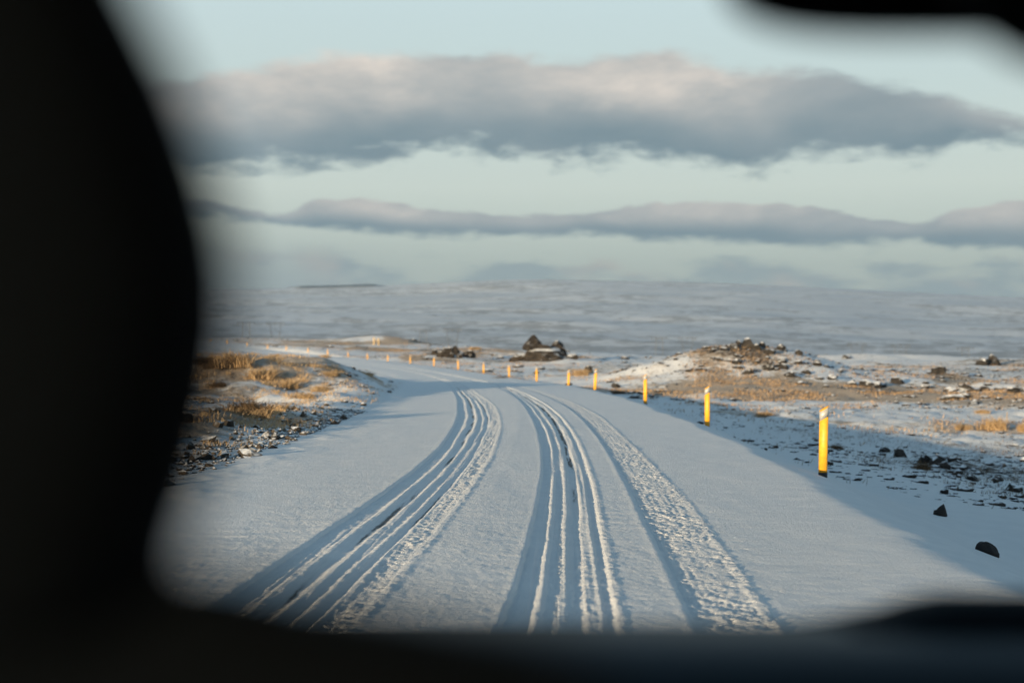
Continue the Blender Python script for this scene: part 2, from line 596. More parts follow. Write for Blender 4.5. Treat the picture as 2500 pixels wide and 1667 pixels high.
def make_ground_material():
    m, g, p = material('snowy_heath')
    geo = g.n('ShaderNodeNewGeometry')
    pos, nrm = geo.outputs['Position'], geo.outputs['Normal']
    grass, soil = attr(g, 'grass'), attr(g, 'soil')
    n1 = g.noise(pos, 0.55, 5, 0.62)
    n2 = g.noise(pos, 2.6, 5, 0.68)
    n3 = g.noise(pos, 9.0, 4, 0.65)
    gm = g.m('ADD', g.m('MULTIPLY', n1, 0.5), g.m('MULTIPLY', n2, 0.5))
    gf = g.step(g.m('ADD', gm, g.m('MULTIPLY', g.m('SUBTRACT', grass, 0.5), 0.62)), 0.50, 0.66)
    sm = g.m('ADD', g.m('MULTIPLY', n2, 0.55), g.m('MULTIPLY', n3, 0.45))
    sf = g.step(g.m('ADD', sm, g.m('MULTIPLY', g.m('SUBTRACT', soil, 0.5), 0.42)), 0.56, 0.66)
    tone = g.mix(g.step(n2, 0.3, 0.7), (0.78, 0.795, 0.81), (0.83, 0.84, 0.85))
    straw = g.mix(g.step(n3, 0.3, 0.7), (0.26, 0.18, 0.11), (0.50, 0.375, 0.24))
    col = g.mix(g.m('MULTIPLY', gf, 0.80), tone, straw)
    col = g.mix(g.m('MULTIPLY', sf, 0.9), col, g.mix(n3, (0.02, 0.018, 0.016), (0.09, 0.07, 0.05)))
    g.put(p.inputs['Base Color'], col)
    p.inputs['Roughness'].default_value = 0.75
    p.inputs['Specular IOR Level'].default_value = 0.25
    ex = g.m('MULTIPLY', g.m('ADD', gf, sf), g.m('MULTIPLY', n3, 0.10))
    g.put(p.inputs['Normal'], snow_relief(g, pos, ex))
    return m


def make_hill_material():
    m, g, p = material('far_snow')
    pos = g.n('ShaderNodeNewGeometry').outputs['Position']
    a = g.noise(pos, 0.0022, 6, 0.6)
    b = g.noise(pos, 0.011, 7, 0.68)
    c = g.noise(pos, 0.045, 6, 0.72)
    heath = attr(g, 'heath')
    f = g.m('ADD', g.m('MULTIPLY', a, 0.3), g.m('ADD', g.m('MULTIPLY', b, 0.35), g.m('MULTIPLY', c, 0.35)))
    dark = g.step(g.m('ADD', f, g.m('MULTIPLY', heath, 0.30)), 0.535, 0.61)
    thin = g.step(a, 0.38, 0.62)
    snow = g.mix(thin, (0.52, 0.565, 0.62), (0.74, 0.765, 0.795))  # snow greyed and blued: cloud shade on the hill put into its colour
    col = g.mix(g.m('MULTIPLY', dark, 0.55), snow, (0.075, 0.07, 0.065))
    crag = g.m('MULTIPLY', g.step(heath, 0.55, 0.85), g.step(c, 0.36, 0.50))
    col = g.mix(g.m('MULTIPLY', crag, 0.92), col, (0.035, 0.033, 0.032))
    g.put(p.inputs['Base Color'], col)
    p.inputs['Roughness'].default_value = 0.9
    p.inputs['Specular IOR Level'].default_value = 0.1
    return m


def make_rock_material(name, c0, c1, lo, hi):
    m, g, p = material(name)
    geo = g.n('ShaderNodeNewGeometry')
    pos, nrm = geo.outputs['Position'], geo.outputs['Normal']
    s = g.n('ShaderNodeSeparateXYZ')
    g.put(s.inputs[0], nrm)
    n = g.noise(pos, 7.0, 6, 0.65)
    n2 = g.noise(pos, 2.0, 4, 0.6)
    snow = g.step(g.m('ADD', s.outputs[2], g.m('MULTIPLY', g.m('SUBTRACT', n, 0.5), 0.9)), lo, hi)
    rock = g.mix(g.step(n2, 0.3, 0.7), c0, c1)
    rock = g.mix(g.step(n, 0.55, 0.75), rock, (0.07, 0.06, 0.048))
    col = g.mix(snow, rock, (0.78, 0.81, 0.85))
    g.put(p.inputs['Base Color'], col)
    p.inputs['Roughness'].default_value = 0.9
    p.inputs['Specular IOR Level'].default_value = 0.2
    b = g.n('ShaderNodeBump')
    b.inputs['Distance'].default_value = 0.05
    g.put(b.inputs['Height'], n)
    g.put(p.inputs['Normal'], b.outputs[0])
    return m


def make_grass_material(name, c0, c1, c2):
    m, g, p = material(name)
    pos = g.n('ShaderNodeNewGeometry').outputs['Position']
    t = attr(g, 'tint')
    col = g.ramp(t, [(0.0, c0), (0.5, c1), (1.0, c2)])
    g.put(p.inputs['Base Color'], col)
    p.inputs['Roughness'].default_value = 0.8
    p.inputs['Specular IOR Level'].default_value = 0.2
    return m


M = {}
M['road'] = make_road_material()
M['ground'] = make_ground_material()
M['hill'] = make_hill_material()
M['lava'] = make_rock_material('lava_rock', (0.014, 0.0135, 0.0135), (0.045, 0.041, 0.038), 0.66, 0.92)
M['rubble'] = make_rock_material('rubble_rock', (0.03, 0.026, 0.022), (0.10, 0.08, 0.06), 0.62, 0.92)
M['outcrop'] = make_rock_material('outcrop_rock', (0.014, 0.012, 0.011), (0.045, 0.037, 0.03), 0.70, 0.96)
M['grass'] = make_grass_material('dry_grass', (0.16, 0.10, 0.055), (0.42, 0.29, 0.16), (0.62, 0.47, 0.30))
M['moor'] = make_grass_material('moor_grass', (0.12, 0.078, 0.045), (0.32, 0.215, 0.125), (0.50, 0.36, 0.23))
M['heather'] = make_grass_material('dark_heath', (0.035, 0.026, 0.018), (0.11, 0.075, 0.045), (0.26, 0.17, 0.09))
M['yellow'] = plain('yellow_plastic', (0.76, 0.38, 0.022), 0.5, grain=0.16, scale=14.0)
M['reflector'] = plain('reflective_band', (0.42, 0.42, 0.40), 0.40, metal=0.15, grain=0.08, scale=30.0)
M['black_foot'] = plain('black_plastic', (0.02, 0.022, 0.026), 0.6, grain=0.15)
M['wood'] = plain('weathered_wood', (0.33, 0.23, 0.13), 0.85, grain=0.25)
M['pale_yellow'] = plain('pale_yellow_paint', (0.50, 0.36, 0.17), 0.6, grain=0.1)
M['steel'] = plain('dark_steel', (0.10, 0.105, 0.115), 0.6, metal=0.4, grain=0.1)
M['seat_cloth'] = plain('black_seat_cloth', (0.016, 0.018, 0.020), 0.95, spec=0.1, grain=0.3, scale=200)
M['dash'] = plain('black_dash_plastic', (0.010, 0.011, 0.012), 0.55, spec=0.4, grain=0.2, scale=300)
M['trim'] = plain('black_trim', (0.015, 0.017, 0.019), 0.8, spec=0.2, grain=0.2, scale=100)
M['car_paint'] = plain('dark_grey_paint', (0.03, 0.033, 0.038), 0.3, metal=0.3, grain=0.05)
M['rubber'] = plain('tyre_rubber', (0.015, 0.015, 0.015), 0.9, grain=0.2)
M['alloy'] = plain('alloy', (0.35, 0.35, 0.36), 0.35, metal=1.0, grain=0.05)
M['mirror'] = plain('mirror_glass', (0.6, 0.6, 0.62), 0.03, metal=1.0)


def make_clear_glass():
    # a clean windscreen: the photograph shows neither tint nor reflection in it
    m = bpy.data.materials.new('clear_glass')
    m.use_nodes = True
    g = NT(m.node_tree)
    o = g.n('ShaderNodeOutputMaterial')
    t = g.n('ShaderNodeBsdfTransparent')
    t.inputs[0].default_value = (1, 1, 1, 1)
    g.t.links.new(t.outputs[0], o.inputs[0])
    return m


M['glass'] = make_clear_glass()


def make_tint():
    m = bpy.data.materials.new('tinted_glass')
    m.use_nodes = True
    g = NT(m.node_tree)
    o = g.n('ShaderNodeOutputMaterial')
    t = g.n('ShaderNodeBsdfTransparent')
    t.inputs[0].default_value = (.42, .46, .50, 1)
    q = g.n('ShaderNodeBsdfGlossy')
    q.inputs['Roughness'].default_value = 0.03
    x = g.n('ShaderNodeMixShader')
    x.inputs[0].default_value = 0.08
    g.t.links.new(t.outputs[0], x.inputs[1])
    g.t.links.new(q.outputs[0], x.inputs[2])
    g.t.links.new(x.outputs[0], o.inputs[0])
    return m


M['tint'] = make_tint()

# ------------------------------------------------------------------ ground
GRASS = [  # x, y, rx, ry, amount: where dry grass shows through the snow
    (-6.8, 52, 2.8, 5, .58), (-9.8, 51, 4, 6, .78), (-5.8, 31, 2.6, 4.5, .78), (-7.5, 40, 3.5, 6, .66), (-13, 44, 7, 14, .66), (-6.6, 24, 2.6, 4, .72), (-14, 62, 6, 9, .5),
    (9.0, 86, 5.5, 6, .82), (14, 79.5, 11, 4.0, 1.25), (21, 76, 10, 4.4, 1.25), (30, 71, 12, 4.8, 1.2), (33, 90, 14, 5, .7), (45, 130, 22, 14, .6), (13.5, 86, 6, 5, .48), (6, 77, 5, 4.5, .72), (24, 85, 12, 6, .5), (17, 50, 4, 3, .55), (9.5, 52, 3, 3, .5),
    (5, 109, 4, 5, .6), (-1.0, 96, 3, 6, .55), (-3, 118, 4, 9, .5), (-12, 172, 8, 14, .68), (-24, 182, 6, 8, .7), (-20, 215, 16, 18, .72), (-30, 255, 26, 22, .75), (-5, 215, 14, 28, .7), (10, 190, 14, 14, .6), (-2, 140, 9, 14, .6),
    (-45, 290, 30, 25, .5), (1, 150, 8, 8, .4), (30, 120, 14, 6, .35), (12, 66, 5, 3, .5)]
GRASS = [(a_, b_, c_, d_, e_ * (1.0 if a_ < -3 and b_ < 75 else 1.22)) for a_, b_, c_, d_, e_ in GRASS]
SOIL = [
    (11, 33, 3.2, 7, .62), (15, 40, 6, 9, .50), (20, 50, 8, 8, .40), (13, 27, 5, 6, .45), (18, 31, 6, 7, .45), (10, 47, 4, 6, .42), (8.5, 26, 1.6, 6, .4), (15, 90, 6, 7, .62), (19, 89, 4, 4, .58), (23, 80, 7, 3, .58), (28, 78, 6, 3, .58),
    (35, 100, 18, 18, .52), (45, 130, 22, 25, .52), (10, 130, 20, 30, .50), (0, 170, 18, 18, .52), (-15, 200, 20, 30, .52), (-30, 270, 25, 25, .45), (25, 160, 25, 18, .5),
    (-4.6, 22, 1.4, 6, .40), (-6, 32, 3, 8, .38), (-10, 50, 5, 12, .38), (-50, 330, 40, 30, .5)]


def region(x, y, lst):
    v = np.zeros_like(x)
    for cx, cy, rx, ry, a in lst:
        v = np.maximum(v, a * np.exp(-(((x - cx) / rx) ** 2 + ((y - cy) / ry) ** 2) * 0.7))
    return v


def angles(step, wide):
    fine = np.arange(-24.0, 24.0 + 1e-6, step)
    rest = np.concatenate([np.arange(24 + 1.0, 60, 1.0), np.arange(60, 360 - 60 + .1, 4.0), np.arange(300 + 1.0, 336, 1.0)])
    return np.radians(np.concatenate([fine, rest]))


def polar(radii, ang):
    rr, aa = np.meshgrid(radii, ang, indexing='ij')
    return rr * np.sin(aa), rr * np.cos(aa)


ang = angles(0.10, 4.0)
rad = np.exp(np.linspace(math.log(2.5), math.log(650.0), 690))
gx, gy = polar(rad, ang)
gzv = ground_z(gx, gy)
gs, gl = road_sl(gx, gy)
offm = np.where(gl > 0, sstep(gl, 4.8, 8.5), sstep(-gl, 3.6, 4.6))
patch = sstep(fbm(gx / 7, gy / 7, 4, 55), -0.35, 0.5)
g_at = (region(gx, gy, GRASS) * (0.55 + 0.75 * patch) + 0.10 * patch) * offm
s_at = (region(gx, gy, SOIL) * (0.7 + 0.6 * patch) + 0.12) * offm
ground = mesh_obj('ground', grid_mesh('ground', np.stack([gx, gy, gzv], -1), True, {'grass': g_at, 'soil': s_at}, True), M['ground'])
tag(ground, 'snow covered lava heath with dry grass either side of the road', 'ground', kind='structure')
del gx, gy, gzv, gs, gl

hrad = np.concatenate([[650.0], np.exp(np.linspace(math.log(660), math.log(7400), 225))])
hx, hy = polar(hrad, ang)
hz = ground_z(hx, hy)
hr = np.hypot(hx, hy)
hth = np.arctan2(hx, hy)
rim = sstep(np.abs(hth - (-0.122)) + .008 * fbm(hx / 90, hy / 90, 3, 9), 0.036, 0.022) * sstep(hr, 4960, 5030) * sstep(hr, 5300, 5150)
foot = sstep(hr, 2600, 900) * 0.30 + 0.15 + 0.9 * rim
hz = hz + rim * 8
hill = mesh_obj('hills', grid_mesh('hills', np.stack([hx, hy, hz], -1), True, {'heath': foot}, True), M['hill'])
tag(hill, 'long low snow covered plateau hill across the horizon', 'hill', kind='structure')

# ------------------------------------------------------------------ air
HAZE = 0.00009
hb = bmesh.new()
bmesh.ops.create_cube(hb, size=1.0)
lo_, hi_ = float(hz.min()) - 2.0, float(hz.max()) + 6.0
for v in hb.verts:
    v.co = Vector((v.co.x * 15200, v.co.y * 15200, (lo_ + hi_) / 2 + v.co.z * (hi_ - lo_)))
hm = bpy.data.materials.new('haze')
hm.use_nodes = True
hg = NT(hm.node_tree)
ho = hg.n('ShaderNodeOutputMaterial')
hv = hg.n('ShaderNodeVolumePrincipled')
hv.inputs['Color'].default_value = (0.52, 0.74, 1.0, 1)  # strong blue tint of the air also stands in for cloud shade on the hill
hv.inputs['Density'].default_value = HAZE
hv.inputs['Anisotropy'].default_value = 0.2
hg.t.links.new(hv.outputs[0], ho.inputs['Volume'])
haze = bm_obj('haze', hb, hm)
tag(haze, 'thin pale winter haze over the plain and the far hill', 'haze', kind='stuff')

# ------------------------------------------------------------------ snowy road with wheel ruts
def cv(s, pts):
    a = np.array(pts)
    return np.interp(s, a[:, 0], a[:, 1])


LL = [(0, -1.40), (8, -1.37), (10.1, -1.33), (13.6, -1.22), (18, -1.14), (22.5, -1.16), (30, -1.36), (39.8, -1.67), (52, -1.85), (80, -1.80), (112, -1.35), (160, -1.4)]
LR = [(0, -.42), (8, -.38), (11.5, -.28), (15, -.24), (20, -.23), (28, -.34), (38, -.58), (49, -.98), (72, -1.22), (101, -1.0), (160, -1.0)]
RL = [(0, .34), (7.8, .38), (9.3, .44), (13, .49), (18, .49), (23, .42), (34, .23), (46.6, .11), (64, .04), (96, .15), (160, .1)]
RR = [(0, 1.08), (8, 1.10), (16, 1.13), (24, 1.08), (33, .97), (44.7, .75), (64, .50), (96, .60), (160, .5)]
TL = [(0, 1.49), (8, 1.49), (18, 1.46), (25.5, 1.42), (36.7, 1.34), (49.4, 1.10), (70, .75), (100, .65), (160, .6)]
TR = [(0, 1.96), (8, 1.97), (14, 2.03), (18, 1.97), (24, 1.9), (34, 1.86), (47, 1.57), (70, 1.05), (100, .9), (160, .85)]
PL = [(-.10, 0), (-.03, .002), (0, 0), (.02, -.026), (.185, -.028), (.225, -.008), (.26, -.009), (.295, -.024), (.33, -.028), (.37, -.032), (.405, -.028), (.435, -.007), (.475, -.009), (.50, -.024),
      (.56, -.027), (.59, -.008), (.62, -.010), (.65, -.026), (.69, -.032), (.73, -.007), (.775, -.010), (.93, -.006), (.965, .004), (1.0, .005), (1.05, 0), (1.2, 0)]
PR = [(-.10, 0), (-.03, .002), (0, 0), (.028, -.028), (.20, -.029), (.25, -.005), (.285, -.007), (.32, -.025), (.40, -.028), (.455, -.005), (.50, -.007), (.535, -.025), (.575, -.028), (.60, -.032), (.67, -.032),
      (.72, -.008), (.82, -.005), (.86, -.022), (.91, -.021), (.955, .003), (1.0, .005), (1.06, 0), (1.2, 0)]
PT = [(-.15, 0), (-.05, .003), (0, 0), (.05, -.015), (.18, -.014), (.60, -.006), (.86, -.002), (.93, .004), (1.0, .005), (1.08, 0), (1.3, 0)]


def ruts(s, l):
    wob = 0.010 * fbm(s / 2.2, l / .8, 2, 3) + 0.007 * fbm(s / .11, l / .07, 2, 4)
    l = l + wob * sstep(s, 60, 20)
    h = np.zeros_like(l)
    bare = np.zeros_like(l)
    crumb = np.zeros_like(l)
    for k, (A, B, P) in enumerate(((LL, LR, PL), (RL, RR, PR), (TL, TR, PT))):
        a, b = cv(s, A), cv(s, B)
        q = (l - a) / (b - a)
        inner = sstep(q, 0.0, 0.25) * sstep(q, 1.0, 0.8)
        q = q + inner * 0.045 * fbm(s / 6.0 + k * 9, q * 1.3, 3, 41 + k)
        d = cv(q, P)
        ridge_var = 0.5 + 0.5 * np.clip(fbm(s / 3.0, q * 7, 2, 61 + k) * 2.2 + .2, -1, 1)
        groove = inner * (k < 2)
        d = np.where(groove > 0.2, np.where(d > -0.016, d - 0.010 * (1 - ridge_var) * groove, d), d)
        far = sstep(s, 150, 60)
        h = h + d * (0.35 + 0.65 * far)
        if k < 2:
            deep = sstep(-d, 0.026, 0.032) * sstep(q, 0.3, 0.34) * sstep(q, .8, .75)
            pat = sstep(fbm(s / 2.2, l / .08, 4, 71 + k, .6) + 0.25 * sstep(s, 24, 30) * sstep(s, 60, 45), -0.14, 0.42)
            bare = np.maximum(bare, deep * pat)
            band_ = sstep(q, .74, .78) * sstep(q, .97, .93) if k == 0 else 0.35 * sstep(q, .3, .35) * sstep(q, 1.0, .95)
            crumb = np.maximum(crumb, band_)
            crumb = np.maximum(crumb, 0.6 * sstep(q, .93, .96) * sstep(q, 1.03, 1.0))
        else:
            crumb = np.maximum(crumb, sstep(q, .04, .1) * sstep(q, 1.04, 1.0))
    return h, bare, crumb


sv = [-18.0]
while sv[-1] < 330:
    q_ = sv[-1]
    sv.append(q_ + (0.5 if q_ < 5 else 0.026 if q_ < 14 else max(0.026, 0.0024 * (q_ - 3))))
sv = np.array(sv)
lv = np.concatenate([np.linspace(-3.95, -2.05, 40)[:-1], np.linspace(-2.05, 2.2, 400), np.linspace(2.2, 4.30, 40)[1:]])
ss, ll = np.meshgrid(sv, lv, indexing='ij')
cxs, cys = np.interp(ss, RS, RX), np.interp(ss, RS, RY)
txs, tys = np.interp(ss, RS, _tx), np.interp(ss, RS, _ty)
tl_ = np.hypot(txs, tys)
rx_, ry_ = cxs + ll * tys / tl_, cys - ll * txs / tl_
al_ = np.abs(ll)
rz_ = ground_z(rx_, ry_, True) + 0.10 * np.where(ll > 0, sstep(ll, 4.22, 3.85), sstep(-ll, 3.88, 3.55)) - 0.008 * np.where(ll > 0, sstep(ll, 4.15, 4.3), sstep(-ll, 3.8, 3.95))
rh, rbare, rcrumb = ruts(ss, ll)
nearf = sstep(ss, 70, 25)
rh = rh + nearf * (rcrumb * (0.013 + 0.011 * fbm(ss / .7, ll / .25, 2, 82)) * (fbm(rx_ / .042, ry_ / .06, 3, 81, .62) + .35 * fbm(rx_ / .14, ry_ / .2, 2, 84)) + 0.0022 * fbm(rx_ / .22, ry_ / .22, 3, 85) + 0.0034 * sstep(ss, 30, 9) * fbm(rx_ / .055, ry_ / .08, 3, 86, .6))
rh = rh + sstep(-rh, 0.001, 0.010) * (nearf * 0.003 * fbm(rx_ / .06, ry_ / .09, 3, 87) + 0.0065 * fbm(ss / 5.0, ll / .030, 3, 88, .6) * sstep(ss, 90, 40))
rh = rh + 0.006 * fbm(ss / 2.4, ll / .8, 3, 89) * sstep(ss, 80, 30)
rh = rh + 0.0035 * fbm(ss / .16 + .4 * ll, ll / .5, 3, 90) * sstep(fbm(ss / 4, ll / 1.6, 3, 92), -.1, .5) * nearf
# small wind drifts towards the left edge
rh = rh + 0.035 * np.maximum(fbm(ss / 1.6 + ll * .5, ll / .7, 3, 95), 0) * sstep(-ll, 2.3, 3.4) * sstep(ss, 4, 10)
rz_ = rz_ + rh
road = mesh_obj('road', grid_mesh('road', np.stack([rx_, ry_, rz_], -1)[:, ::1], True, {'bare': rbare, 'crumb': rcrumb}), M['road'])
tag(road, 'snow covered road curving left with wheel ruts worn to the asphalt', 'road', kind='structure')
if road.data.polygons[0].normal.z < 0:
    road.data.flip_normals()
for o_ in (ground, hill):
    if o_.data.polygons[len(o_.data.polygons) // 2].normal.z < 0:
        o_.data.flip_normals()
del ss, ll, cxs, cys, txs, tys, rx_, ry_, rz_, rh


# ------------------------------------------------------------------ marker posts
def post_part(z0, z1, grow, slant0, slant1, cap=True):
    bm = bmesh.new()
    n = 24
    rings = []
    for zb, sl in ((z0, slant0), (z1, slant1)):
        ring = []
        for i in range(n):
            a = 2 * math.pi * i / n
            x = (0.060 + grow) * math.copysign(abs(math.cos(a)) ** 0.95, math.cos(a))
            y = (0.052 + grow) * math.copysign(abs(math.sin(a)) ** 0.95, math.sin(a))
            ring.append(bm.verts.new((x, y, zb + sl * x)))
        rings.append(ring)
    for i in range(n):
        f = bm.faces.new((rings[0][i], rings[0][(i + 1) % n], rings[1][(i + 1) % n], rings[1][i]))
        f.smooth = True
    if cap:
        bm.faces.new(rings[1])
    bm.faces.new(rings[0][::-1])
    return bm


ORD = ['nearest', 'second', 'third', 'fourth', 'fifth', 'sixth', 'seventh', 'eighth', 'ninth', 'tenth', 'eleventh', 'twelfth', 'thirteenth',
       'fourteenth', 'fifteenth', 'sixteenth', 'seventeenth', 'eighteenth', 'nineteenth', 'twentieth', 'farthest']
POST_GROUP = 'yellow marker posts along the outer edge of the bend'
H_POST = [.97, 1.0, 1.02, 1.02, 1.0, .98, 1.0, .96, 1.0, 1.0, .92, .88, .8, .78, .95, .8, .85, .8, .75, .75, .7]
LEAN = [(-1.0, 0), (0, 0), (.3, 0), (-2.8, 1), (-1.8, 0), (.3, 0), (.6, 0), (1, 0), (1.5, 0), (-.5, 0), (.8, 0), (0, 0), (-1, 0), (1, 0), (.5, 0), (0, 0), (0, 0), (1, 0), (0, 0), (0, 0), (0, 0)]
post0 = empty('marker_post', (0, 0, 0))
bm_obj('pole', post_part(0.0, 1.0, 0.0, 0, 0.62), M['yellow'], post0)
bm_obj('reflector', post_part(0.855, 0.982, 0.0025, 0.62, 0.62), M['reflector'], post0)
bm_obj('foot', post_part(-0.25, 0.092, 0.002, 0, 0.0), M['black_foot'], post0)


def copy_thing(src):
    c = src.copy()
    COL.objects.link(c)
    for ch in src.children:
        d = ch.copy()
        COL.objects.link(d)
        d.parent = c
        for g2 in ch.children:
            e = g2.copy()
            COL.objects.link(e)
            e.parent = d
    return c


special = {0: 'nearest yellow marker post with a black foot and slanted silver band on snow',
           1: 'second nearest yellow marker post, standing at the shadowed snow edge',
           3: 'fourth yellow marker post from the front, leaning slightly left before the grassy mound',
           5: 'sixth yellow marker post from the front, its band shining bright white',
           20: 'farthest tiny yellow marker post where the road leaves to the left'}
for i, (x, y) in enumerate(POSTS):
    o = post0 if i == 0 else copy_thing(post0)
    zg = gz(x, y) + (-0.035 if i == 0 else -0.06)
    o.location = (x, y, zg)
    o.scale = (1.0, 1.0, H_POST[i])
    o.rotation_euler = (R(LEAN[i][1]), R(-LEAN[i][0]), R([0, 2, -3, 6, 4, -28, 3, 8, 10, 12, 14, 16, 18, 20, 22, 24, 24, 24, 24, 24, 24][i]))
    tag(o, special.get(i, ORD[i] + ' yellow marker post counted from the front along the snowy bend'), 'marker post', POST_GROUP)


# ------------------------------------------------------------------ rocks
def rock_mesh(name, seed, sub, planes=11, rough=0.06, flat=1.0, mat=None, pointy=0.0):
    rnd = random.Random(seed)
    bm = bmesh.new()
    bmesh.ops.create_icosphere(bm, subdivisions=sub, radius=1.0)
    pl = []
    for _ in range(planes):
        n = Vector((rnd.gauss(0, 1), rnd.gauss(0, 1), rnd.gauss(0, .8))).normalized()
        pl.append((n, rnd.uniform(0.55, 0.95)))
    pl.append((Vector((0, 0, -1)), 0.35))
    for v in bm.verts:
        d = v.co.normalized()
        r = 1.2
        for n, k in pl:
            c = d.dot(n)
            if c > 0.05:
                r = min(r, k / c)
        v.co = d * r * (1 + rnd.uniform(-rough, rough))
        if pointy and v.co.z > 0:
            f = max(0.15, 1 - pointy * v.co.z)
            v.co.x *= f
            v.co.y *= f
            v.co.z *= 1.0 + 0.45 * pointy
        v.co.z *= flat
    xs = [v.co.x for v in bm.verts]
    zs = [v.co.z for v in bm.verts]
    sx = (max(xs) - min(xs))
    h = max(zs)
    for v in bm.verts:                       # unit width, unit height above the ground line
        v.co.x /= sx
        v.co.y /= sx
        v.co.z /= h
    bmesh.ops.recalc_face_normals(bm, faces=bm.faces)
    me = bpy.data.meshes.new(name)
    bm.to_mesh(me)
    bm.free()
    me.materials.append(mat)
    return me


BIG = [rock_mesh('boulder', 100 + i, 3, 14, 0.075, 1.0, M['outcrop']) for i in range(5)]
BIGP = rock_mesh('boulder', 140, 3, 14, 0.075, 1.0, M['outcrop'], pointy=0.62)
LAVA = [rock_mesh('lava_rock', 200 + i, 2, 10, 0.10, 1.0, M['lava']) for i in range(6)]
STON = [rock_mesh('rubble_stone', 300 + i, 1, 8, 0.10, 1.0, M['rubble']) for i in range(8)]
LSTO = [rock_mesh('lava_stone', 360 + i, 1, 8, 0.12, 1.0, M['lava']) for i in range(6)]
M['bare_rock'] = make_rock_material('bare_rock', (0.012, 0.0125, 0.0135), (0.03, 0.029, 0.029), 0.95, 1.22)
DOME = rock_mesh('lava_rock', 77, 4, 46, 0.012, 1.0, M['bare_rock'])
DOME.polygons.foreach_set('use_smooth', [True] * len(DOME.polygons))
rk = random.Random(11)


def rock(name, me, x, y, wd, ht, label, cat, group=None, z=None, rz=None, depth=1.0, sink=0.0, tilt=0.0):
    o = link(bpy.data.objects.new(name, me))
    o.location = (x, y, (gz(x, y) if z is None else z) - sink)
    o.rotation_euler = (rk.uniform(-tilt, tilt), rk.uniform(-tilt, tilt), rk.uniform(0, 6.28) if rz is None else rz)
    o.scale = (wd, wd * depth, ht)
    return tag(o, label, cat, group)


OUT = 'boulders of the dark outcrop in the middle of the plain'
rock('boulder', BIG[0], 3.8, 164.5, 5.8, 1.8, 'broad dark boulder slab at the base of the central outcrop', 'boulder', OUT, rz=0.1, depth=.7)
rock('boulder', BIGP, 2.5, 164.6, 2.5, 1.5, 'pointed snow dusted boulder standing on top of the central slab', 'boulder', OUT, z=gz(3.8, 164.5) + 1.42, rz=0.4, depth=.8)
rock('boulder', BIG[2], 5.3, 166.2, 2.9, 2.25, 'rounded dark boulder behind the right end of the central slab', 'boulder', OUT, rz=1.1, depth=.8)
rock('boulder', BIG[3], 0.9, 166.5, 2.0, 1.0, 'low boulder at the left foot of the central slab', 'boulder', OUT, rz=2.0)
rock('boulder', BIG[4], 6.9, 164.0, 1.2, .55, 'smallest boulder at the right foot of the central slab', 'boulder', OUT, rz=0.7)
PIL = 'rocks of the low dark heap left of the outcrop'
for (x, y, wd, ht, lb) in [(-7.9, 170.2, 2.6, 1.2, 'wide dark rock at the front left of the low rock heap'),
                           (-5.3, 171.9, 2.2, 1.0, 'dark rock at the right end of the low rock heap'),
                           (-7.2, 176, 2.2, 1.5, 'tallest rock, at the back of the low rock heap'),
                           (-9.4, 174, 1.5, .9, 'small rock at the left end of the low rock heap'),
                           (-6.3, 170.0, 1.1, .6, 'smallest rock in the middle of the low rock heap')]:
    rock('boulder', rk.choice(BIG), x, y, wd, ht, lb, 'boulder', PIL, depth=.8, sink=.1)
RT = 'dark lava crags standing on the right of the plain'
for (x, y, wd, ht, lb) in [(42.9, 130, 1.35, .75, 'left dark crag of the pair on the far right skyline'),
                           (44.4, 131.5, 1.35, 1.15, 'tall dark crag of the pair on the far right skyline'),
                           (43.7, 129.2, .9, .6, 'small dark crag in front of the far right skyline pair'),
                           (28.7, 95.8, 1.05, .7, 'dark ragged crag alone on the snow right of the mound'),
                           (29.5, 98.5, .6, .5, 'small rock just behind the lone ragged crag right of the mound'),
                           (38.0, 161.3, 1.4, .5, 'low dark hump on the snowy skyline right of the mound'),
                           (6.0, 113.2, .8, .6, 'dark rock above the straw bush behind the fifth marker post'),
                           (6.0, 81.6, .7, .36, 'low dark rock on snow between the fourth and third marker posts')]:
    rock('lava_rock', rk.choice(LAVA), x, y, wd, ht, lb, 'rock', RT, depth=.8, sink=.03)

rock('lava_rock', DOME, 4.2, 12.6, .20, .12, 'smooth dark rock half buried in snow at the lower right road edge', 'rock', rz=.3, sink=.015)
rock('lava_rock', LAVA[3], 5.32, 17.7, .17, .15, 'triangular dark rock on the shaded snow slope below the nearest post', 'rock', rz=.8)
rock('lava_rock', LAVA[2], 6.79, 22.4, .14, .09, 'small rock just above the triangular rock on the snow slope', 'rock')
rock('lava_rock', LAVA[4], 5.82, 24.4, .36, .07, 'flat dark stone on the shaded snow right of the nearest post', 'rock', rz=.2, depth=.5)
DI = 'dark lava rocks in the shaded ditch on the right'
for (x, y, wd, ht, lb) in [(10.6, 39.0, .50, .32, 'dark rock at the upper end of the shaded ditch'), (9.93, 33.3, .60, .30, 'largest dark rock in the shaded ditch'),
                           (9.75, 33.7, .34, .22, 'dark rock touching the left of the largest ditch rock'), (9.79, 32.1, .28, .17, 'small dark rock below the largest ditch rock'),
                           (9.37, 29.0, .40, .16, 'flat dark rock halfway down the shaded ditch'), (9.5, 26.9, .36, .15, 'dark rock of the ditch by the right picture edge'),
                           (9.6, 30.6, .34, .14, 'dark rock below the small one in the shaded ditch'), (9.64, 28.2, .28, .13, 'small rock near the right end of the shaded ditch'),
                           (10.62, 40.6, .36, .18, 'farthest dark rock of the shaded ditch')]:
    rock('lava_rock', rk.choice(LAVA), x, y, wd, ht, lb, 'rock', DI, sink=.01, depth=.8)
LB = 'larger dark stones on the left verge'
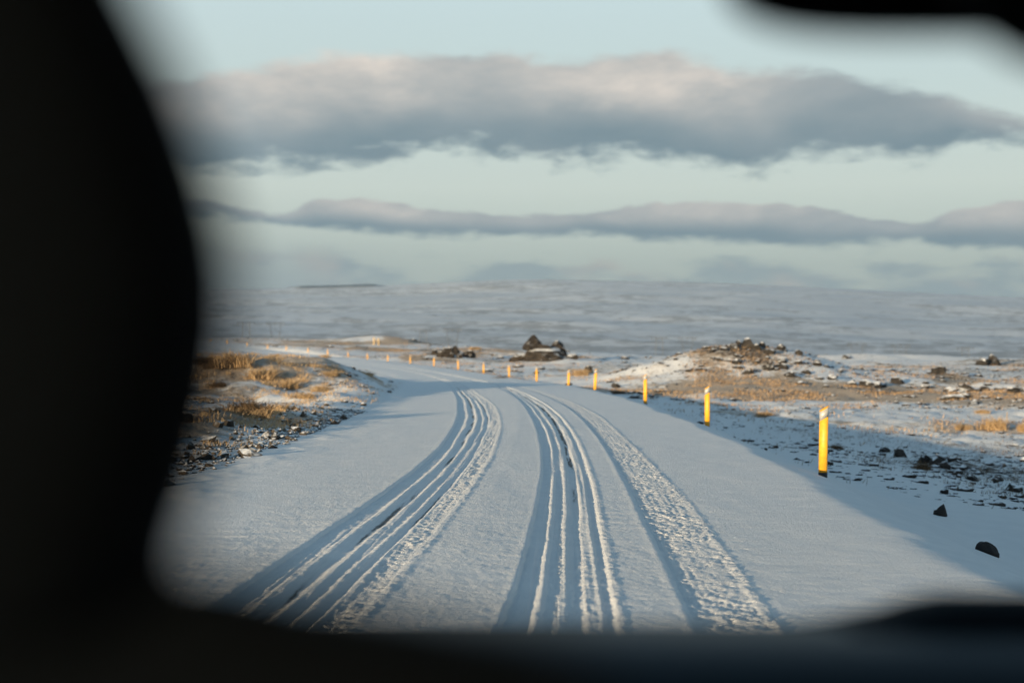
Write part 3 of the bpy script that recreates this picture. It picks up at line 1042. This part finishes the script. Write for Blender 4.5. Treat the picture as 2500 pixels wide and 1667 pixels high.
for (x, y, wd, ht, lb) in [(-5.88, 25.7, .30, .21, 'largest dark stone at the far left of the verge'), (-3.95, 30.5, .17, .1, 'dark stone alone on the snow at the verge edge'),
                           (-3.72, 22.3, .20, .12, 'dark stone at the front of the left rubble'), (-3.98, 22.4, .17, .11, 'dark stone left of the front rubble stone'),
                           (-4.08, 24.4, .22, .13, 'broad dark stone in the middle of the left rubble'), (-3.7, 24.2, .15, .1, 'dark stone right of the broad stone in the rubble')]:
    rock('lava_rock', rk.choice(LAVA), x, y, wd, ht, lb, 'rock', LB, sink=.01)

MO = [(14.9, 89.6, 1.0, .7), (13.9, 89, .65, .42), (13.2, 88.6, .5, .3), (15.4, 89.4, .65, .4), (16.0, 88.6, .7, .36), (12.5, 88.5, .58, .3), (13.6, 86.3, .75, .34),
      (16.4, 85.8, .85, .36), (15.4, 85.5, .95, .42), (14.0, 84.3, .8, .33), (11.2, 84.6, .6, .28), (16.3, 83.5, .7, .33), (17.6, 85.2, .68, .3), (16.4, 87.2, .75, .3),
      (17.5, 87.2, .65, .3), (18.8, 87.8, .75, .26), (13.7, 85.5, .5, .24), (12.7, 86.9, .5, .26), (14.3, 90.2, .5, .4), (15.9, 90.5, .5, .35), (17.0, 90.2, .7, .4), (18.2, 90, .6, .35)]
NTH = ['leftmost', 'second from the left', 'third from the left', 'fourth from the left', 'fifth from the left', 'sixth from the left', 'seventh from the left',
       'eighth from the left', 'ninth from the left', 'tenth from the left', 'eleventh from the left', 'twelfth from the left', 'thirteenth from the left', 'rightmost']
by_z = sorted(MO, key=lambda m_: -gz(m_[0], m_[1]))
rows = {'crest': by_z[:8], 'middle': by_z[8:15], 'foot': by_z[15:]}
named = []
for row_, ms in rows.items():
    ms = sorted(ms, key=lambda m_: m_[0] / m_[1])
    for i, m_ in enumerate(ms):
        named.append((*m_, 'dark lava rock on the %s of the grassy mound, %s' % (row_, 'rightmost' if i == len(ms) - 1 else NTH[i])))
for x, y, wd, ht, lb in named:
    rock('mound_rock', rk.choice(LAVA), x, y, wd, ht, lb, 'rock', 'lava rocks strewn over the mound', sink=.04, tilt=.25)
FO = [(20.85, 82.7, 1.3, .45), (23.65, 86.9, .9, .5), (25.45, 78.9, 1.3, .45), (27.1, 76.8, .8, .38), (22.75, 73.3, 1.4, .32), (24.45, 84.6, .75, .3), (18.9, 84.1, .85, .3),
      (19.84, 83.2, .75, .3), (21.8, 83.6, .6, .3), (24.4, 79.5, .8, .3), (26.3, 79.2, .7, .35), (23.6, 74.1, .8, .28), (24.3, 73.2, .7, .25), (28.0, 80, .9, .35)]
for i, (x, y, wd, ht) in enumerate(sorted(FO, key=lambda m_: m_[0] / m_[1])):
    rock('heath_rock', rk.choice(LAVA), x, y, wd, ht, 'dark lava rock by the grass strip right of the mound, ' + NTH[i], 'rock', 'lava rocks along the grass strip right of the mound', sink=.05, tilt=.2)

# rubble of small stones along the left verge
nst = 0
while nst < 210:
    s_ = rk.uniform(15.0, 33.0)
    if rk.random() < 0.55:
        s_ = rk.gauss(22.8, 2.8)
    l_ = -3.72 - abs(rk.gauss(0, 0.8))
    cx_, cy_ = float(np.interp(s_, RS, RX)), float(np.interp(s_, RS, RY))
    x, y = cx_ + l_, cy_
    wd = min(0.21, 0.06 + 0.055 * rk.expovariate(1.0))
    rock('rubble_stone', rk.choice(STON), x, y, wd, wd * rk.uniform(.4, .75), 'small snow dusted stone in the rubble along the left verge', 'stone',
         'rubble stones along the left verge', sink=.01, tilt=.3, depth=rk.uniform(.7, 1.1))
    nst += 1


def scatter_stones(name, meshes, spots, mat, label, cat):
    """many tiny stones joined into one mass"""
    vs, fs, off = [], [], 0
    src = []
    for me in meshes:
        v = np.empty(len(me.vertices) * 3)
        me.vertices.foreach_get('co', v)
        f = np.empty(len(me.polygons) * 3, dtype=np.int64)
        me.polygons.foreach_get('vertices', f)
        src.append((v.reshape(-1, 3), f.reshape(-1, 3)))
    for x, y, z, wd, ht, a, k in spots:
        v, f = src[int(k) % len(src)]
        ca, sa = math.cos(a), math.sin(a)
        p = np.stack([x + wd * (v[:, 0] * ca - v[:, 1] * sa), y + wd * (v[:, 0] * sa + v[:, 1] * ca), z + ht * v[:, 2]], -1)
        vs.append(p)
        fs.append(f + off)
        off += len(v)
    V, F = np.concatenate(vs), np.concatenate(fs)
    me = bpy.data.meshes.new(name)
    me.vertices.add(len(V))
    me.vertices.foreach_set('co', V.reshape(-1).astype(np.float32))
    me.loops.add(F.size)
    me.loops.foreach_set('vertex_index', F.reshape(-1).astype(np.int32))
    me.polygons.add(len(F))
    me.polygons.foreach_set('loop_start', np.arange(0, F.size, 3, dtype=np.int32))
    me.update(calc_edges=True)
    return tag(mesh_obj(name, me, mat), label, cat, kind='stuff')


rs = np.random.RandomState(5)


def spots_in(n, sampler, size, zoff=-0.015, ratio=(.3, .7)):
    x, y = sampler(n)
    z = ground_z(x, y) + zoff
    wd = size(n)
    l_ = road_sl(x, y)[1]
    keep = np.where(l_ > 0, l_ > 4.3 + 3.0 * rs.uniform(0, 1, n) ** 1.5, l_ < -4.0)
    ht = wd * rs.uniform(ratio[0], ratio[1], n)
    return [t for t, k in zip(zip(x, y, z, wd, ht, rs.uniform(0, 6.28, n), rs.randint(0, 50, n)), keep) if k]


def sect(b0, b1, d0, d1, dens=None):
    def f(n):
        X, Y = [], []
        while sum(map(len, X)) < n:
            d = np.exp(rs.uniform(math.log(d0), math.log(d1), n))
            b = rs.uniform(b0, b1, n)
            x, y = b * d, d
            p = np.clip(0.5 + 1.4 * fbm(x / (0.11 * d.mean()), y / (0.11 * d.mean()), 3, 131), 0, 1)
            k = rs.uniform(0, 1, n) < p
            X.append(x[k])
            Y.append(y[k])
        return np.concatenate(X)[:n], np.concatenate(Y)[:n]
    return f


def lognorm(lo, mid):
    return lambda n: np.clip(mid * np.exp(rs.normal(0, .55, n)), lo, mid * 4)


# rough dark clods of the shaded ditch: the larger ones singly, the crumbs as one mass
cl = spots_in(230, sect(.20, .40, 24, 58), lognorm(.04, .13), -.02, ratio=(.2, .42))
for x, y, z, wd, ht, a, k in cl:
    rock('lava_stone', LSTO[int(k) % 6], x, y, wd, ht, 'small dark lava stone poking from the shaded snow right of the posts', 'stone',
         'lava stones in the shaded hollow right of the posts', z=z, rz=rk.gauss(.5, .5), depth=.5)
sp = spots_in(5200, sect(.13, .42, 20, 70), lognorm(.02, .06), ratio=(.25, .5))
sp += spots_in(5200, sect(.08, .42, 65, 190), lognorm(.05, .14), -.02, (.25, .45))
sp += spots_in(900, sect(-.22, .10, 120, 320), lognorm(.08, .26), -.03, (.25, .5))
def verge(n):
    s_ = rs.uniform(13, 36, n)
    l_ = -3.55 - np.abs(rs.normal(0, .8, n))
    return np.interp(s_, RS, RX) + l_, np.interp(s_, RS, RY)
sp2 = []
x, y = verge(2600)
z = ground_z(x, y) - .006
wd = np.clip(.038 * np.exp(rs.normal(0, .5, 2600)), .014, .1)
sp2 = list(zip(x, y, z, wd, wd * .6, rs.uniform(0, 6.28, 2600), rs.randint(0, 50, 2600)))
sp3 = spots_in(700, sect(-.26, -.07, 26, 66), lognorm(.03, .075), -.01, (.3, .6))
scatter_stones('heath_gravel', LSTO, sp, M['lava'], 'fine dark lava stones scattered over the snowy heath right of the road', 'stones')
scatter_stones('verge_gravel', STON, sp2 + sp3, M['rubble'], 'fine gravel among the rubble of the left verge', 'gravel')
mo = []
for _ in range(650):
    x, y = 13 + rk.gauss(0, 4.2), 88 + rk.gauss(0, 3.5)
    wd = min(.42, .07 + .08 * rk.expovariate(1))
    mo.append((x, y, gz(x, y) - .02, wd, wd * .45, rk.uniform(0, 6.28), rk.randint(0, 50)))
scatter_stones('mound_gravel', LSTO, mo, M['lava'], 'small lava stones strewn over the grassy mound', 'stones')


# ------------------------------------------------------------------ dry grass
def blades(n, pts_fn, hgt, wid, lean, seed):
    r_ = np.random.RandomState(seed)
    bx, by, bz = pts_fn(n, r_)
    h = hgt * np.clip(r_.normal(1, .3, n), .3, 1.8)
    a = r_.uniform(0, 6.28, n)
    la, lm = r_.uniform(0, 6.28, n), np.abs(r_.normal(0, lean, n)) * h
    wx, wy = np.cos(a) * wid, np.sin(a) * wid
    tx, ty = np.cos(la) * lm + .12 * h, np.sin(la) * lm - .05 * h
    v = np.empty((n, 5, 3))
    v[:, 0] = np.stack([bx - wx, by - wy, bz], -1)
    v[:, 1] = np.stack([bx + wx, by + wy, bz], -1)
    v[:, 2] = np.stack([bx + tx * .4 + wx * .7, by + ty * .4 + wy * .7, bz + h * .6], -1)
    v[:, 3] = np.stack([bx + tx * .4 - wx * .7, by + ty * .4 - wy * .7, bz + h * .6], -1)
    v[:, 4] = np.stack([bx + tx, by + ty, bz + h * .95], -1)
    b = (np.arange(n) * 5)[:, None]
    tri = np.concatenate([b + [0, 1, 2], b + [0, 2, 3], b + [3, 2, 4]], 1).reshape(-1, 3)
    tint = np.repeat(np.clip(r_.normal(.55, .22, n), 0, 1)[:, None], 5, 1)
    return v.reshape(-1, 3), tri, tint.reshape(-1)


def tri_mesh(name, V, F, tint):
    me = bpy.data.meshes.new(name)
    me.vertices.add(len(V))
    me.vertices.foreach_set('co', V.reshape(-1).astype(np.float32))
    me.loops.add(F.size)
    me.loops.foreach_set('vertex_index', F.reshape(-1).astype(np.int32))
    me.polygons.add(len(F))
    me.polygons.foreach_set('loop_start', np.arange(0, F.size, 3, dtype=np.int32))
    me.update(calc_edges=True)
    at_ = me.attributes.new('tint', 'FLOAT', 'POINT')
    at_.data.foreach_set('value', tint.astype(np.float32))
    return me


def tuft_mesh(seed, n=420, mat='grass'):
    def pts(n, r_):
        rr = np.sqrt(r_.uniform(0, 1, n)) * .5
        aa = r_.uniform(0, 6.28, n)
        lump = 1 + .35 * np.sin(aa * 3 + seed)
        return rr * np.cos(aa) * lump, rr * np.sin(aa) * lump * .8, -0.05 + .18 * (1 - (rr / .5) ** 2)
    V, F, t = blades(n, pts, .62, .011, .60, seed)
    me = tri_mesh('grass_tuft', V, F, t)
    me.materials.append(M[mat])
    return me


TUFT = [tuft_mesh(s, 520) for s in (1, 2, 3)]
DTUF = [tuft_mesh(s, 520, 'heather') for s in (4, 5)]


def tuft(x, y, wd, ht, label, dark=False, group='dry grass tufts on the left bank'):
    o = link(bpy.data.objects.new('grass_tuft', rk.choice(DTUF if dark else TUFT)))
    o.location = (x, y, gz(x, y) - .02)
    o.rotation_euler = (0, 0, rk.uniform(0, 6.28))
    o.scale = (wd, wd, ht)
    tag(o, label, 'grass tuft', group)


for (x, y, wd, ht, lb, dk) in [
        (-9.58, 49.2, 1.25, .66, 'tallest straw coloured grass tuft on top of the left bank', 0), (-8.54, 48.4, 1.15, .46, 'broad straw tuft right of the tallest tuft on the left bank', 0),
        (-7.37, 47.1, .75, .40, 'straw tuft midway along the top of the left bank', 0), (-6.22, 46.1, .65, .28, 'small straw tuft near the nose of the left bank', 0),
        (-5.44, 29.3, .85, .36, 'dark brown tuft above the rubble on the left bank', 1), (-5.2, 29.0, .55, .27, 'straw tuft growing through the dark brown tuft above the rubble', 0), (-5.34, 32.5, .65, .28, 'straw tuft right of the dark brown tuft above the rubble', 0),
        (-10.75, 49.7, .85, .38, 'dark tuft at the far left of the left bank', 1), (-9.5, 45.9, .55, .25, 'little dark tuft low at the far left of the bank', 1),
        (-6.0, 58.5, .6, .26, 'straw tuft at the tip of the left bank beside the road', 0), (-5.99, 41.1, .6, .22, 'low straw tuft between rubble and bank top', 0),
        (-6.38, 50.1, .7, .24, 'low straw tuft behind the nose of the left bank', 0), (-10.3, 49.0, .75, .36, 'dark tuft just left of the tallest straw tuft', 1)]:
    tuft(x, y, wd, ht, lb, dk)
RG = 'dry grass tufts right of the road'
for (x, y, wd, ht, lb, dk) in [
        (16.83, 49.6, .85, .55, 'bushy straw tuft beside the thin stake on the right', 0), (15.74, 49.7, .6, .28, 'low straw tuft left of the bushy tuft on the right', 0),
        (17.75, 49.2, .5, .42, 'straw tuft at the right picture edge by the stake', 0), (5.27, 108.4, 1.4, .65, 'brown straw bush behind the fifth marker post', 0),
        (9.24, 52.1, .75, .26, 'straw tuft on the shaded snow between the two nearest posts', 0), (-23.9, 181.3, 1.4, .75, 'straw bush among the far posts on the bend', 0),
        (-6.07, 230.7, 2.2, .6, 'wide straw clump on the skyline left of the outcrop', 0), (-0.73, 92.3, .8, .28, 'dark tuft behind the seventh marker post', 1),
        (5.6, 75.0, .75, .26, 'dark low tuft right of the fourth marker post', 1), (19.83, 59.8, .6, .2, 'low straw tuft beyond the bushy tuft on the right', 0),
        (8.8, 38.4, .4, .25, 'dark dry tuft at the upper end of the ditch', 1), (9.1, 31.6, .4, .2, 'dark dry tuft in the middle of the ditch', 1)]:
    tuft(x, y, wd, ht, lb, dk, RG)


def field(n, sampler, hgt, wid, seed, mat, name, label):
    def pts(n, r_):
        x, y = sampler(n, r_)
        return x, y, ground_z(x, y) - .01
    V, F, t = blades(n, pts, hgt, wid, .5, seed)
    o = mesh_obj(name, tri_mesh(name, V, F, t), M[mat])
    return tag(o, label, 'grass', kind='stuff')


def by_region(lst, weight=None, clump=1.4, thr=.0):
    A = np.array(lst)

    def f(n, r_):
        X, Y = np.zeros(0), np.zeros(0)
        wgt = A[:, 4] * np.sqrt(A[:, 2] * A[:, 3]) if weight is None else np.array(weight, float)
        wgt = wgt / wgt.sum()
        while len(X) < n:
            k = r_.choice(len(A), n, p=wgt)
            x = A[k, 0] + r_.normal(0, .62, n) * A[k, 2]
            y = A[k, 1] + r_.normal(0, .62, n) * A[k, 3]
            p = sstep(fbm(x / clump, y / clump, 3, 151), thr, thr + .3)
            ok = (r_.uniform(0, 1, n) < p) & (np.abs(road_sl(x, y)[1]) > 3.95 + .3 * r_.uniform(0, 1, n)) & (y > 12)
            X, Y = np.concatenate([X, x[ok]]), np.concatenate([Y, y[ok]])
        return X[:n], Y[:n]
    return f


gl_ = [r for r in GRASS if r[0] < -3 and r[1] < 75]
gr_ = [r for r in GRASS if not (r[0] < -3 and r[1] < 75)]
field(24000, by_region(gl_, clump=.9, thr=.08), .10, .007, 11, 'grass', 'bank_grass', 'short dry straw grass poking through the snow of the left bank')
field(42000, by_region(gr_, clump=2.2, thr=-.05), .13, .016, 12, 'moor', 'heath_grass', 'dry straw grass in the snow of the plain beyond the posts')
field(6000, by_region([r for r in SOIL if r[1] < 60 and r[0] > 0], clump=.8, thr=.05), .11, .006, 13, 'heather', 'dark_heath', 'short dark heather in the shaded hollow on the right')


# ------------------------------------------------------------------ small far things
def bar(bm, a, b, r, n=6):
    a, b = Vector(a), Vector(b)
    d = (b - a)
    q = d.to_track_quat('Z', 'Y')
    vs = []
    for p in (a, b):
        vs.append([bm.verts.new(p + q @ Vector((r * math.cos(2 * math.pi * i / n), r * math.sin(2 * math.pi * i / n), 0))) for i in range(n)])
    for i in range(n):
        bm.faces.new((vs[0][i], vs[0][(i + 1) % n], vs[1][(i + 1) % n], vs[1][i]))
    bm.faces.new(vs[0][::-1])
    bm.faces.new(vs[1])


def one_bar(a, b, r, n=6):
    bm = bmesh.new()
    bar(bm, a, b, r, n)
    return bm


st = empty('wooden_stake', (18.95, 54.5, gz(18.95, 54.5)))
bm_obj('shaft', one_bar((0, 0, -.15), (.015, 0, .42), .016, 8), M['wood'], st)
bm_obj('tip', one_bar((.015, 0, .42), (.016, 0, .445), .012, 8), M['pale_yellow'], st)
tag(st, 'thin wooden stake by the bushy straw tuft on the right', 'stake')
tp = empty('twin_marker', (-23.0, 241.5, gz(-23, 241.5)), 0.2)
bm_obj('leg', one_bar((-.45, 0, -.2), (-.45, 0, 1.35), .11, 8), M['pale_yellow'], tp)
bm_obj('leg', one_bar((.35, 0, -.2), (.35, 0, 1.2), .10, 8), M['pale_yellow'], tp)
bm_obj('rail', one_bar((-.45, 0, .9), (.35, 0, .85), .06, 8), M['pale_yellow'], tp)
tag(tp, 'pair of short pale yellow posts on the skyline beside a snowy hump', 'marker')


def pylon_parts(kind):
    parts = []
    if kind == 'H':
        legs = [((-3.6, 0, -1), (-2.6, 0, 24)), ((3.6, 0, -1), (2.6, 0, 24))]
        arm = ((-7, 0, 23.2), (7, 0, 23.2))
    else:
        legs = [((-1.6, 0, -1), (-4.6, 0, 24)), ((1.6, 0, -1), (4.6, 0, 24))]
        arm = ((-8, 0, 24), (8, 0, 24))
    for a, b in legs:
        parts.append(('leg', [(a, b, .23)]))
    parts.append(('crossarm', [(arm[0], arm[1], .20)]))
    parts.append(('brace', [((legs[0][1][0] * .97, 0, 15), (legs[1][1][0] * .97, 0, 22.5), .10), ((legs[1][1][0] * .97, .1, 15), (legs[0][1][0] * .97, .1, 22.5), .10)]))
    parts.append(('insulators', [((x, 0, 23.8), (x, 0, 21.2), .2) for x in (-6.4, 0, 6.4)]))
    return parts


proto = {}
for kd in 'HV':
    t_ = empty('power_pylon', (0, 0, 0))
    for nm, bars in pylon_parts(kd):
        bm = bmesh.new()
        for a, b, r in bars:
            bar(bm, a, b, r)
        pt_ = bm_obj(nm, bm, M['steel'], t_)
        if nm == 'insulators':
            pt_.name = 'insulator_string'
            pt_['kind'] = 'stuff'
    proto[kd] = [t_, False]
PY = [(-206, 1100, 'H', 'straight legged power pylon farthest left on the plain'), (-183, 1100, 'V', 'splayed power pylon second from the left on the plain'),
      (-75, 1200, 'H', 'faint straight legged power pylon left of the outcrop'), (-46, 1100, 'V', 'splayed power pylon between the rock heap and the outcrop'),
      (118, 1140, 'H', 'faint straight legged power pylon behind the third marker post'), (143, 1160, 'V', 'faint splayed power pylon left of the mound'),
      (262, 1080, 'V', 'faint splayed power pylon just right of the mound'), (295, 1080, 'V', 'splayed power pylon on the right of the plain'),
      (338, 1060, 'H', 'straight legged power pylon on the right of the plain'), (384, 1060, 'H', 'power pylon at the right picture edge')]
for x, y, kd, lb in PY:
    t_, used = proto[kd]
    o = t_ if not used else copy_thing(t_)
    proto[kd][1] = True
    o.location = (x, y, gz(x, y))
    o.rotation_euler = (0, 0, R(12 if kd == 'H' else -8))
    tag(o, lb, 'power pylon', 'power pylons crossing the plain')


# ------------------------------------------------------------------ the car the view is taken from
CAR = empty('car', (0.14, 0.0, 0.0), R(-1.5))
tag(CAR, 'dark car interior framing the view, headrest left and dashboard below', 'car')


def box_bm(x0, x1, y0, y1, z0, z1, bev=0.0, seg=3):
    bm = bmesh.new()
    bmesh.ops.create_cube(bm, size=1.0)
    for v in bm.verts:
        v.co = Vector(((x0 + x1) / 2 + v.co.x * (x1 - x0), (y0 + y1) / 2 + v.co.y * (y1 - y0), (z0 + z1) / 2 + v.co.z * (z1 - z0)))
    if bev:
        bmesh.ops.bevel(bm, geom=list(bm.edges), offset=bev, segments=seg, profile=.6, affect='EDGES')
    return bm


def prism_bm(poly, x0, x1, bev=0.0):
    """polygon in (y, z) swept along x"""
    bm = bmesh.new()
    a = [bm.verts.new((x0, y, z)) for y, z in poly]
    b = [bm.verts.new((x1, y, z)) for y, z in poly]
    n = len(poly)
    bm.faces.new(a)
    bm.faces.new(b[::-1])
    for i in range(n):
        bm.faces.new((a[i], b[i], b[(i + 1) % n], a[(i + 1) % n]))
    if bev:
        bmesh.ops.bevel(bm, geom=list(bm.edges), offset=bev, segments=2, affect='EDGES')
    return bm


def loft_bm(rings, cap=True):
    bm = bmesh.new()
    vr = [[bm.verts.new(p) for p in r_] for r_ in rings]
    n = len(vr[0])
    for a, b in zip(vr[:-1], vr[1:]):
        for i in range(n):
            bm.faces.new((a[i], a[(i + 1) % n], b[(i + 1) % n], b[i]))
    if cap:
        bm.faces.new(vr[0][::-1])
        bm.faces.new(vr[-1])
    return bm


def ell(cx, cy, rx, ry, z, n=28, p=2.6):
    o = []
    for i in range(n):
        a = 2 * math.pi * i / n
        c, s_ = math.cos(a), math.sin(a)
        o.append((cx + rx * math.copysign(abs(c) ** (2 / p), c), cy + ry * math.copysign(abs(s_) ** (2 / p), s_), z))
    return o


# body shell
side_poly = [(-1.7, .45), (-1.7, 1.08), (1.35, 1.08), (2.55, .98), (2.72, .8), (2.72, .45)]
for sgn in (-1, 1):
    x0 = sgn * .93
    bm_obj('side_panel', prism_bm(side_poly, min(x0, x0 - sgn * .07), max(x0, x0 - sgn * .07), .015), M['car_paint'], CAR)
bm_obj('bonnet', prism_bm([(1.52, 1.02), (2.54, .94), (2.66, .8), (2.60, .78), (2.50, .90), (1.52, .97)], -.855, .855, .01), M['car_paint'], CAR)
bm_obj('front_bumper', box_bm(-.85, .85, 2.60, 2.80, .35, .78, .05), M['car_paint'], CAR)
bm_obj('tailgate', box_bm(-.855, .855, -1.76, -1.69, .45, 1.10, .02), M['car_paint'], CAR)
bm_obj('rear_window', prism_bm([(-1.72, 1.10), (-1.715, 1.10), (-1.675, 1.80), (-1.68, 1.80)], -.84, .84), M['tint'], CAR)
bm_obj('floor_pan', box_bm(-.855, .855, -1.68, 2.5, .36, .44, .01), M['trim'], CAR)
bm_obj('roof', prism_bm([(-1.68, 1.80), (-1.2, 1.87), (.45, 1.885), (.73, 1.86), (.76, 1.825), (.45, 1.835), (-1.2, 1.82), (-1.66, 1.75)], -.85, .85, .012), M['trim'], CAR)
for sgn in (-1, 1):
    bm_obj('roof_rail', prism_bm([(-1.68, 1.74), (-1.66, 1.82), (.45, 1.86), (.78, 1.825), (.72, 1.79), (.45, 1.80)], min(sgn * .852, sgn * .92), max(sgn * .852, sgn * .92), .01), M['trim'], CAR)
    bm_obj('windscreen_pillar', loft_bm([[(sgn * .93, 1.42, 1.085), (sgn * .84, 1.42, 1.085), (sgn * .84, 1.32, 1.085), (sgn * .93, 1.32, 1.085)],
                                          [(sgn * .90, .79, 1.82), (sgn * .83, .79, 1.82), (sgn * .83, .69, 1.82), (sgn * .90, .69, 1.82)]]), M['trim'], CAR)
    for nm, y0, y1 in (('door_pillar', -.12, .0), ('rear_pillar', -1.68, -1.25)):
        bm_obj(nm, box_bm(min(sgn * .86, sgn * .92), max(sgn * .86, sgn * .92), y0, y1, 1.085, 1.765, .012), M['trim'], CAR)
    for y0, y1 in ((.005, 1.30), (-1.245, -.125)):
        pl_ = [(y0, 1.09), (y1, 1.09), (min(y1, .70), 1.78), (y0, 1.78)]
        bm_obj('side_window', prism_bm(pl_, min(sgn * .885, sgn * .89), max(sgn * .885, sgn * .89)), M['tint'], CAR)
ws = bmesh.new()
ws.faces.new([ws.verts.new(p) for p in ((-.83, 1.44, 1.085), (.83, 1.44, 1.085), (.82, .775, 1.815), (-.82, .775, 1.815))])
bm_obj('windscreen', ws, M['glass'], CAR)
for wx_ in (-.80, .80):
    for wy_ in (-1.05, 1.85):
        wh = bmesh.new()
        bmesh.ops.create_cone(wh, cap_ends=True, segments=32, radius1=.36, radius2=.36, depth=.22, matrix=Matrix.Translation((wx_, wy_, .36)) @ Matrix.Rotation(R(90), 4, 'Y'))
        bmesh.ops.bevel(wh, geom=[e for e in wh.edges if e.calc_face_angle(0) > 1], offset=.04, segments=3, affect='EDGES')
        ty_ = bm_obj('wheel', wh, M['rubber'], CAR)
        rm = bmesh.new()
        sx_ = math.copysign(.112, wx_)
        bmesh.ops.create_cone(rm, cap_ends=True, segments=24, radius1=.22, radius2=.22, depth=.02, matrix=Matrix.Translation((wx_ + sx_, wy_, .36)) @ Matrix.Rotation(R(90), 4, 'Y'))
        bm_obj('rim', rm, M['alloy'], ty_)


def car_seat(name, cx, label=None):
    # backrest seen from behind; headrest on two steel posts; cushion
    yb = .412
    rings = []
    for z, rx, ry, dy in ((.66, .22, .07, .10), (.80, .245, .085, .07), (1.05, .258, .085, .03), (1.30, .255, .075, 0), (1.40, .245, .065, -.01), (1.4565, 0.224, 0.050, -.012), (1.4672, 0.200, 0.036, -.012), (1.4737, 0.171, 0.030, -.012), (1.4787, 0.142, 0.026, -.012), (1.4844, 0.120, 0.020, -.012), (1.4893, 0.089, 0.010, -.012)):
        rings.append(ell(cx, yb + dy, rx, ry, z, 32, 3.2))
    back = bm_obj(name, loft_bm(rings), M['seat_cloth'], CAR, True)
    hr_ = []
    for z, rx, ry in ((1.4696, 0.0820, 0.052), (1.4762, 0.0943, 0.060), (1.4860, 0.0992, 0.063), (1.4959, 0.1017, 0.065), (1.5049, 0.1050, 0.067), (1.5188, 0.1091, 0.068), (1.5369, 0.1132, 0.068), (1.5557, 0.1156, 0.068), (1.5713, 0.1156, 0.068), (1.5861, 0.1132, 0.068), (1.6041, 0.1082, 0.068), (1.6287, 0.0992, 0.063), (1.6468, 0.0902, 0.058), (1.6648, 0.0812, 0.052), (1.6796, 0.0705, 0.045), (1.6927, 0.0541, 0.035), (1.7001, 0.0295, 0.019)):
        hr_.append(ell(cx, yb - .015, rx, ry, z, 32, 2.8))
    bm_obj('headrest', loft_bm(hr_), M['seat_cloth'], back, True)
    for sx_ in (-.05, .05):
        bm_obj('headrest_post', one_bar((cx + sx_, yb - .012, 1.46), (cx + sx_, yb - .012, 1.50), .007, 10), M['trim'], back)
    bm_obj('seat_cushion', box_bm(cx - .25, cx + .25, yb + .12, yb + .62, .52, .68, .05, 4), M['seat_cloth'], back, True)
    return back


car_seat('driver_seat', -.346)
car_seat('passenger_seat', .60)

# dashboard: swept section along the width, with the raised cowl on the right
rings = []
for i in range(49):
    x = -.83 + 1.66 * i / 48
    z0 = 1.336
    rings.append([(x, .98, .95), (x, .93, 1.10), (x, .93, 1.22), (x, .945, 1.285), (x, .975, z0 - .02), (x, 1.0, z0 - .007), (x, 1.05, z0 - .001), (x, 1.10, z0 - .004),
                  (x, 1.16, z0 - .012), (x, 1.22, z0 - .022), (x, 1.30, z0 - .055), (x, 1.40, 1.20), (x, 1.47, 1.08), (x, 1.47, .95)])
dsh = bm_obj('dashboard', loft_bm(rings), M['dash'], CAR, True)
rings = []
for i in range(33):
    x = .05 + .77 * i / 32
    hp = -.012 + .034 * float(sstep(np.array(x), .05, .18) * sstep(np.array(x), .83, .74))
    zb = z0 - .012
    rings.append([(x, 1.062, zb), (x, 1.068, zb + .012 + hp * .35), (x, 1.08, zb + .012 + hp * .8), (x, 1.10, zb + .012 + hp), (x, 1.15, zb + .008 + hp * .95), (x, 1.20, zb + hp * .5), (x, 1.22, zb - .02), (x, 1.07, zb - .02)])
bm_obj('dashboard_cowl', loft_bm(rings), M['seat_cloth'], dsh, True)

# interior mirror and sun visor at the top right
mir = []
for y, rx, rz in ((.698, .118, .034), (.702, .128, .042), (.715, .132, .046), (.73, .125, .04), (.742, .09, .028)):
    ring = []
    for i in range(36):
        a = 2 * math.pi * i / 36
        c, s_ = math.cos(a), math.sin(a)
        ring.append((.078 + rx * math.copysign(abs(c) ** (2 / 4.0), c), y, 1.750 + rz * math.copysign(abs(s_) ** (2 / 4.0), s_)))
    mir.append(ring)
mo_ = bm_obj('rear_view_mirror', loft_bm(mir), M['trim'], CAR, True)
bm_obj('mirror_stem', one_bar((.078, .72, 1.78), (.078, .72, 1.83), .012, 10), M['trim'], mo_)
for cx, zc, tlt in ((-.45, 1.812, 84), (.405 - .155, 1.742, 12)):
    vr_ = []
    for y, k in ((-.012, .88), (-.009, .97), (0, 1.0), (.009, .97), (.012, .88)):
        vr_.append([(.215 * k * math.copysign(abs(math.cos(2 * math.pi * i / 40)) ** .62, math.cos(2 * math.pi * i / 40)), y,
                     .083 * k * math.copysign(abs(math.sin(2 * math.pi * i / 40)) ** .5, math.sin(2 * math.pi * i / 40))) for i in range(40)])
    vo = bm_obj('sun_visor', loft_bm(vr_), M['trim'], CAR, True)
    vo.location = (cx, .62 if tlt < 50 else .58, zc)
    vo.rotation_euler = (R(tlt), R(0), 0)
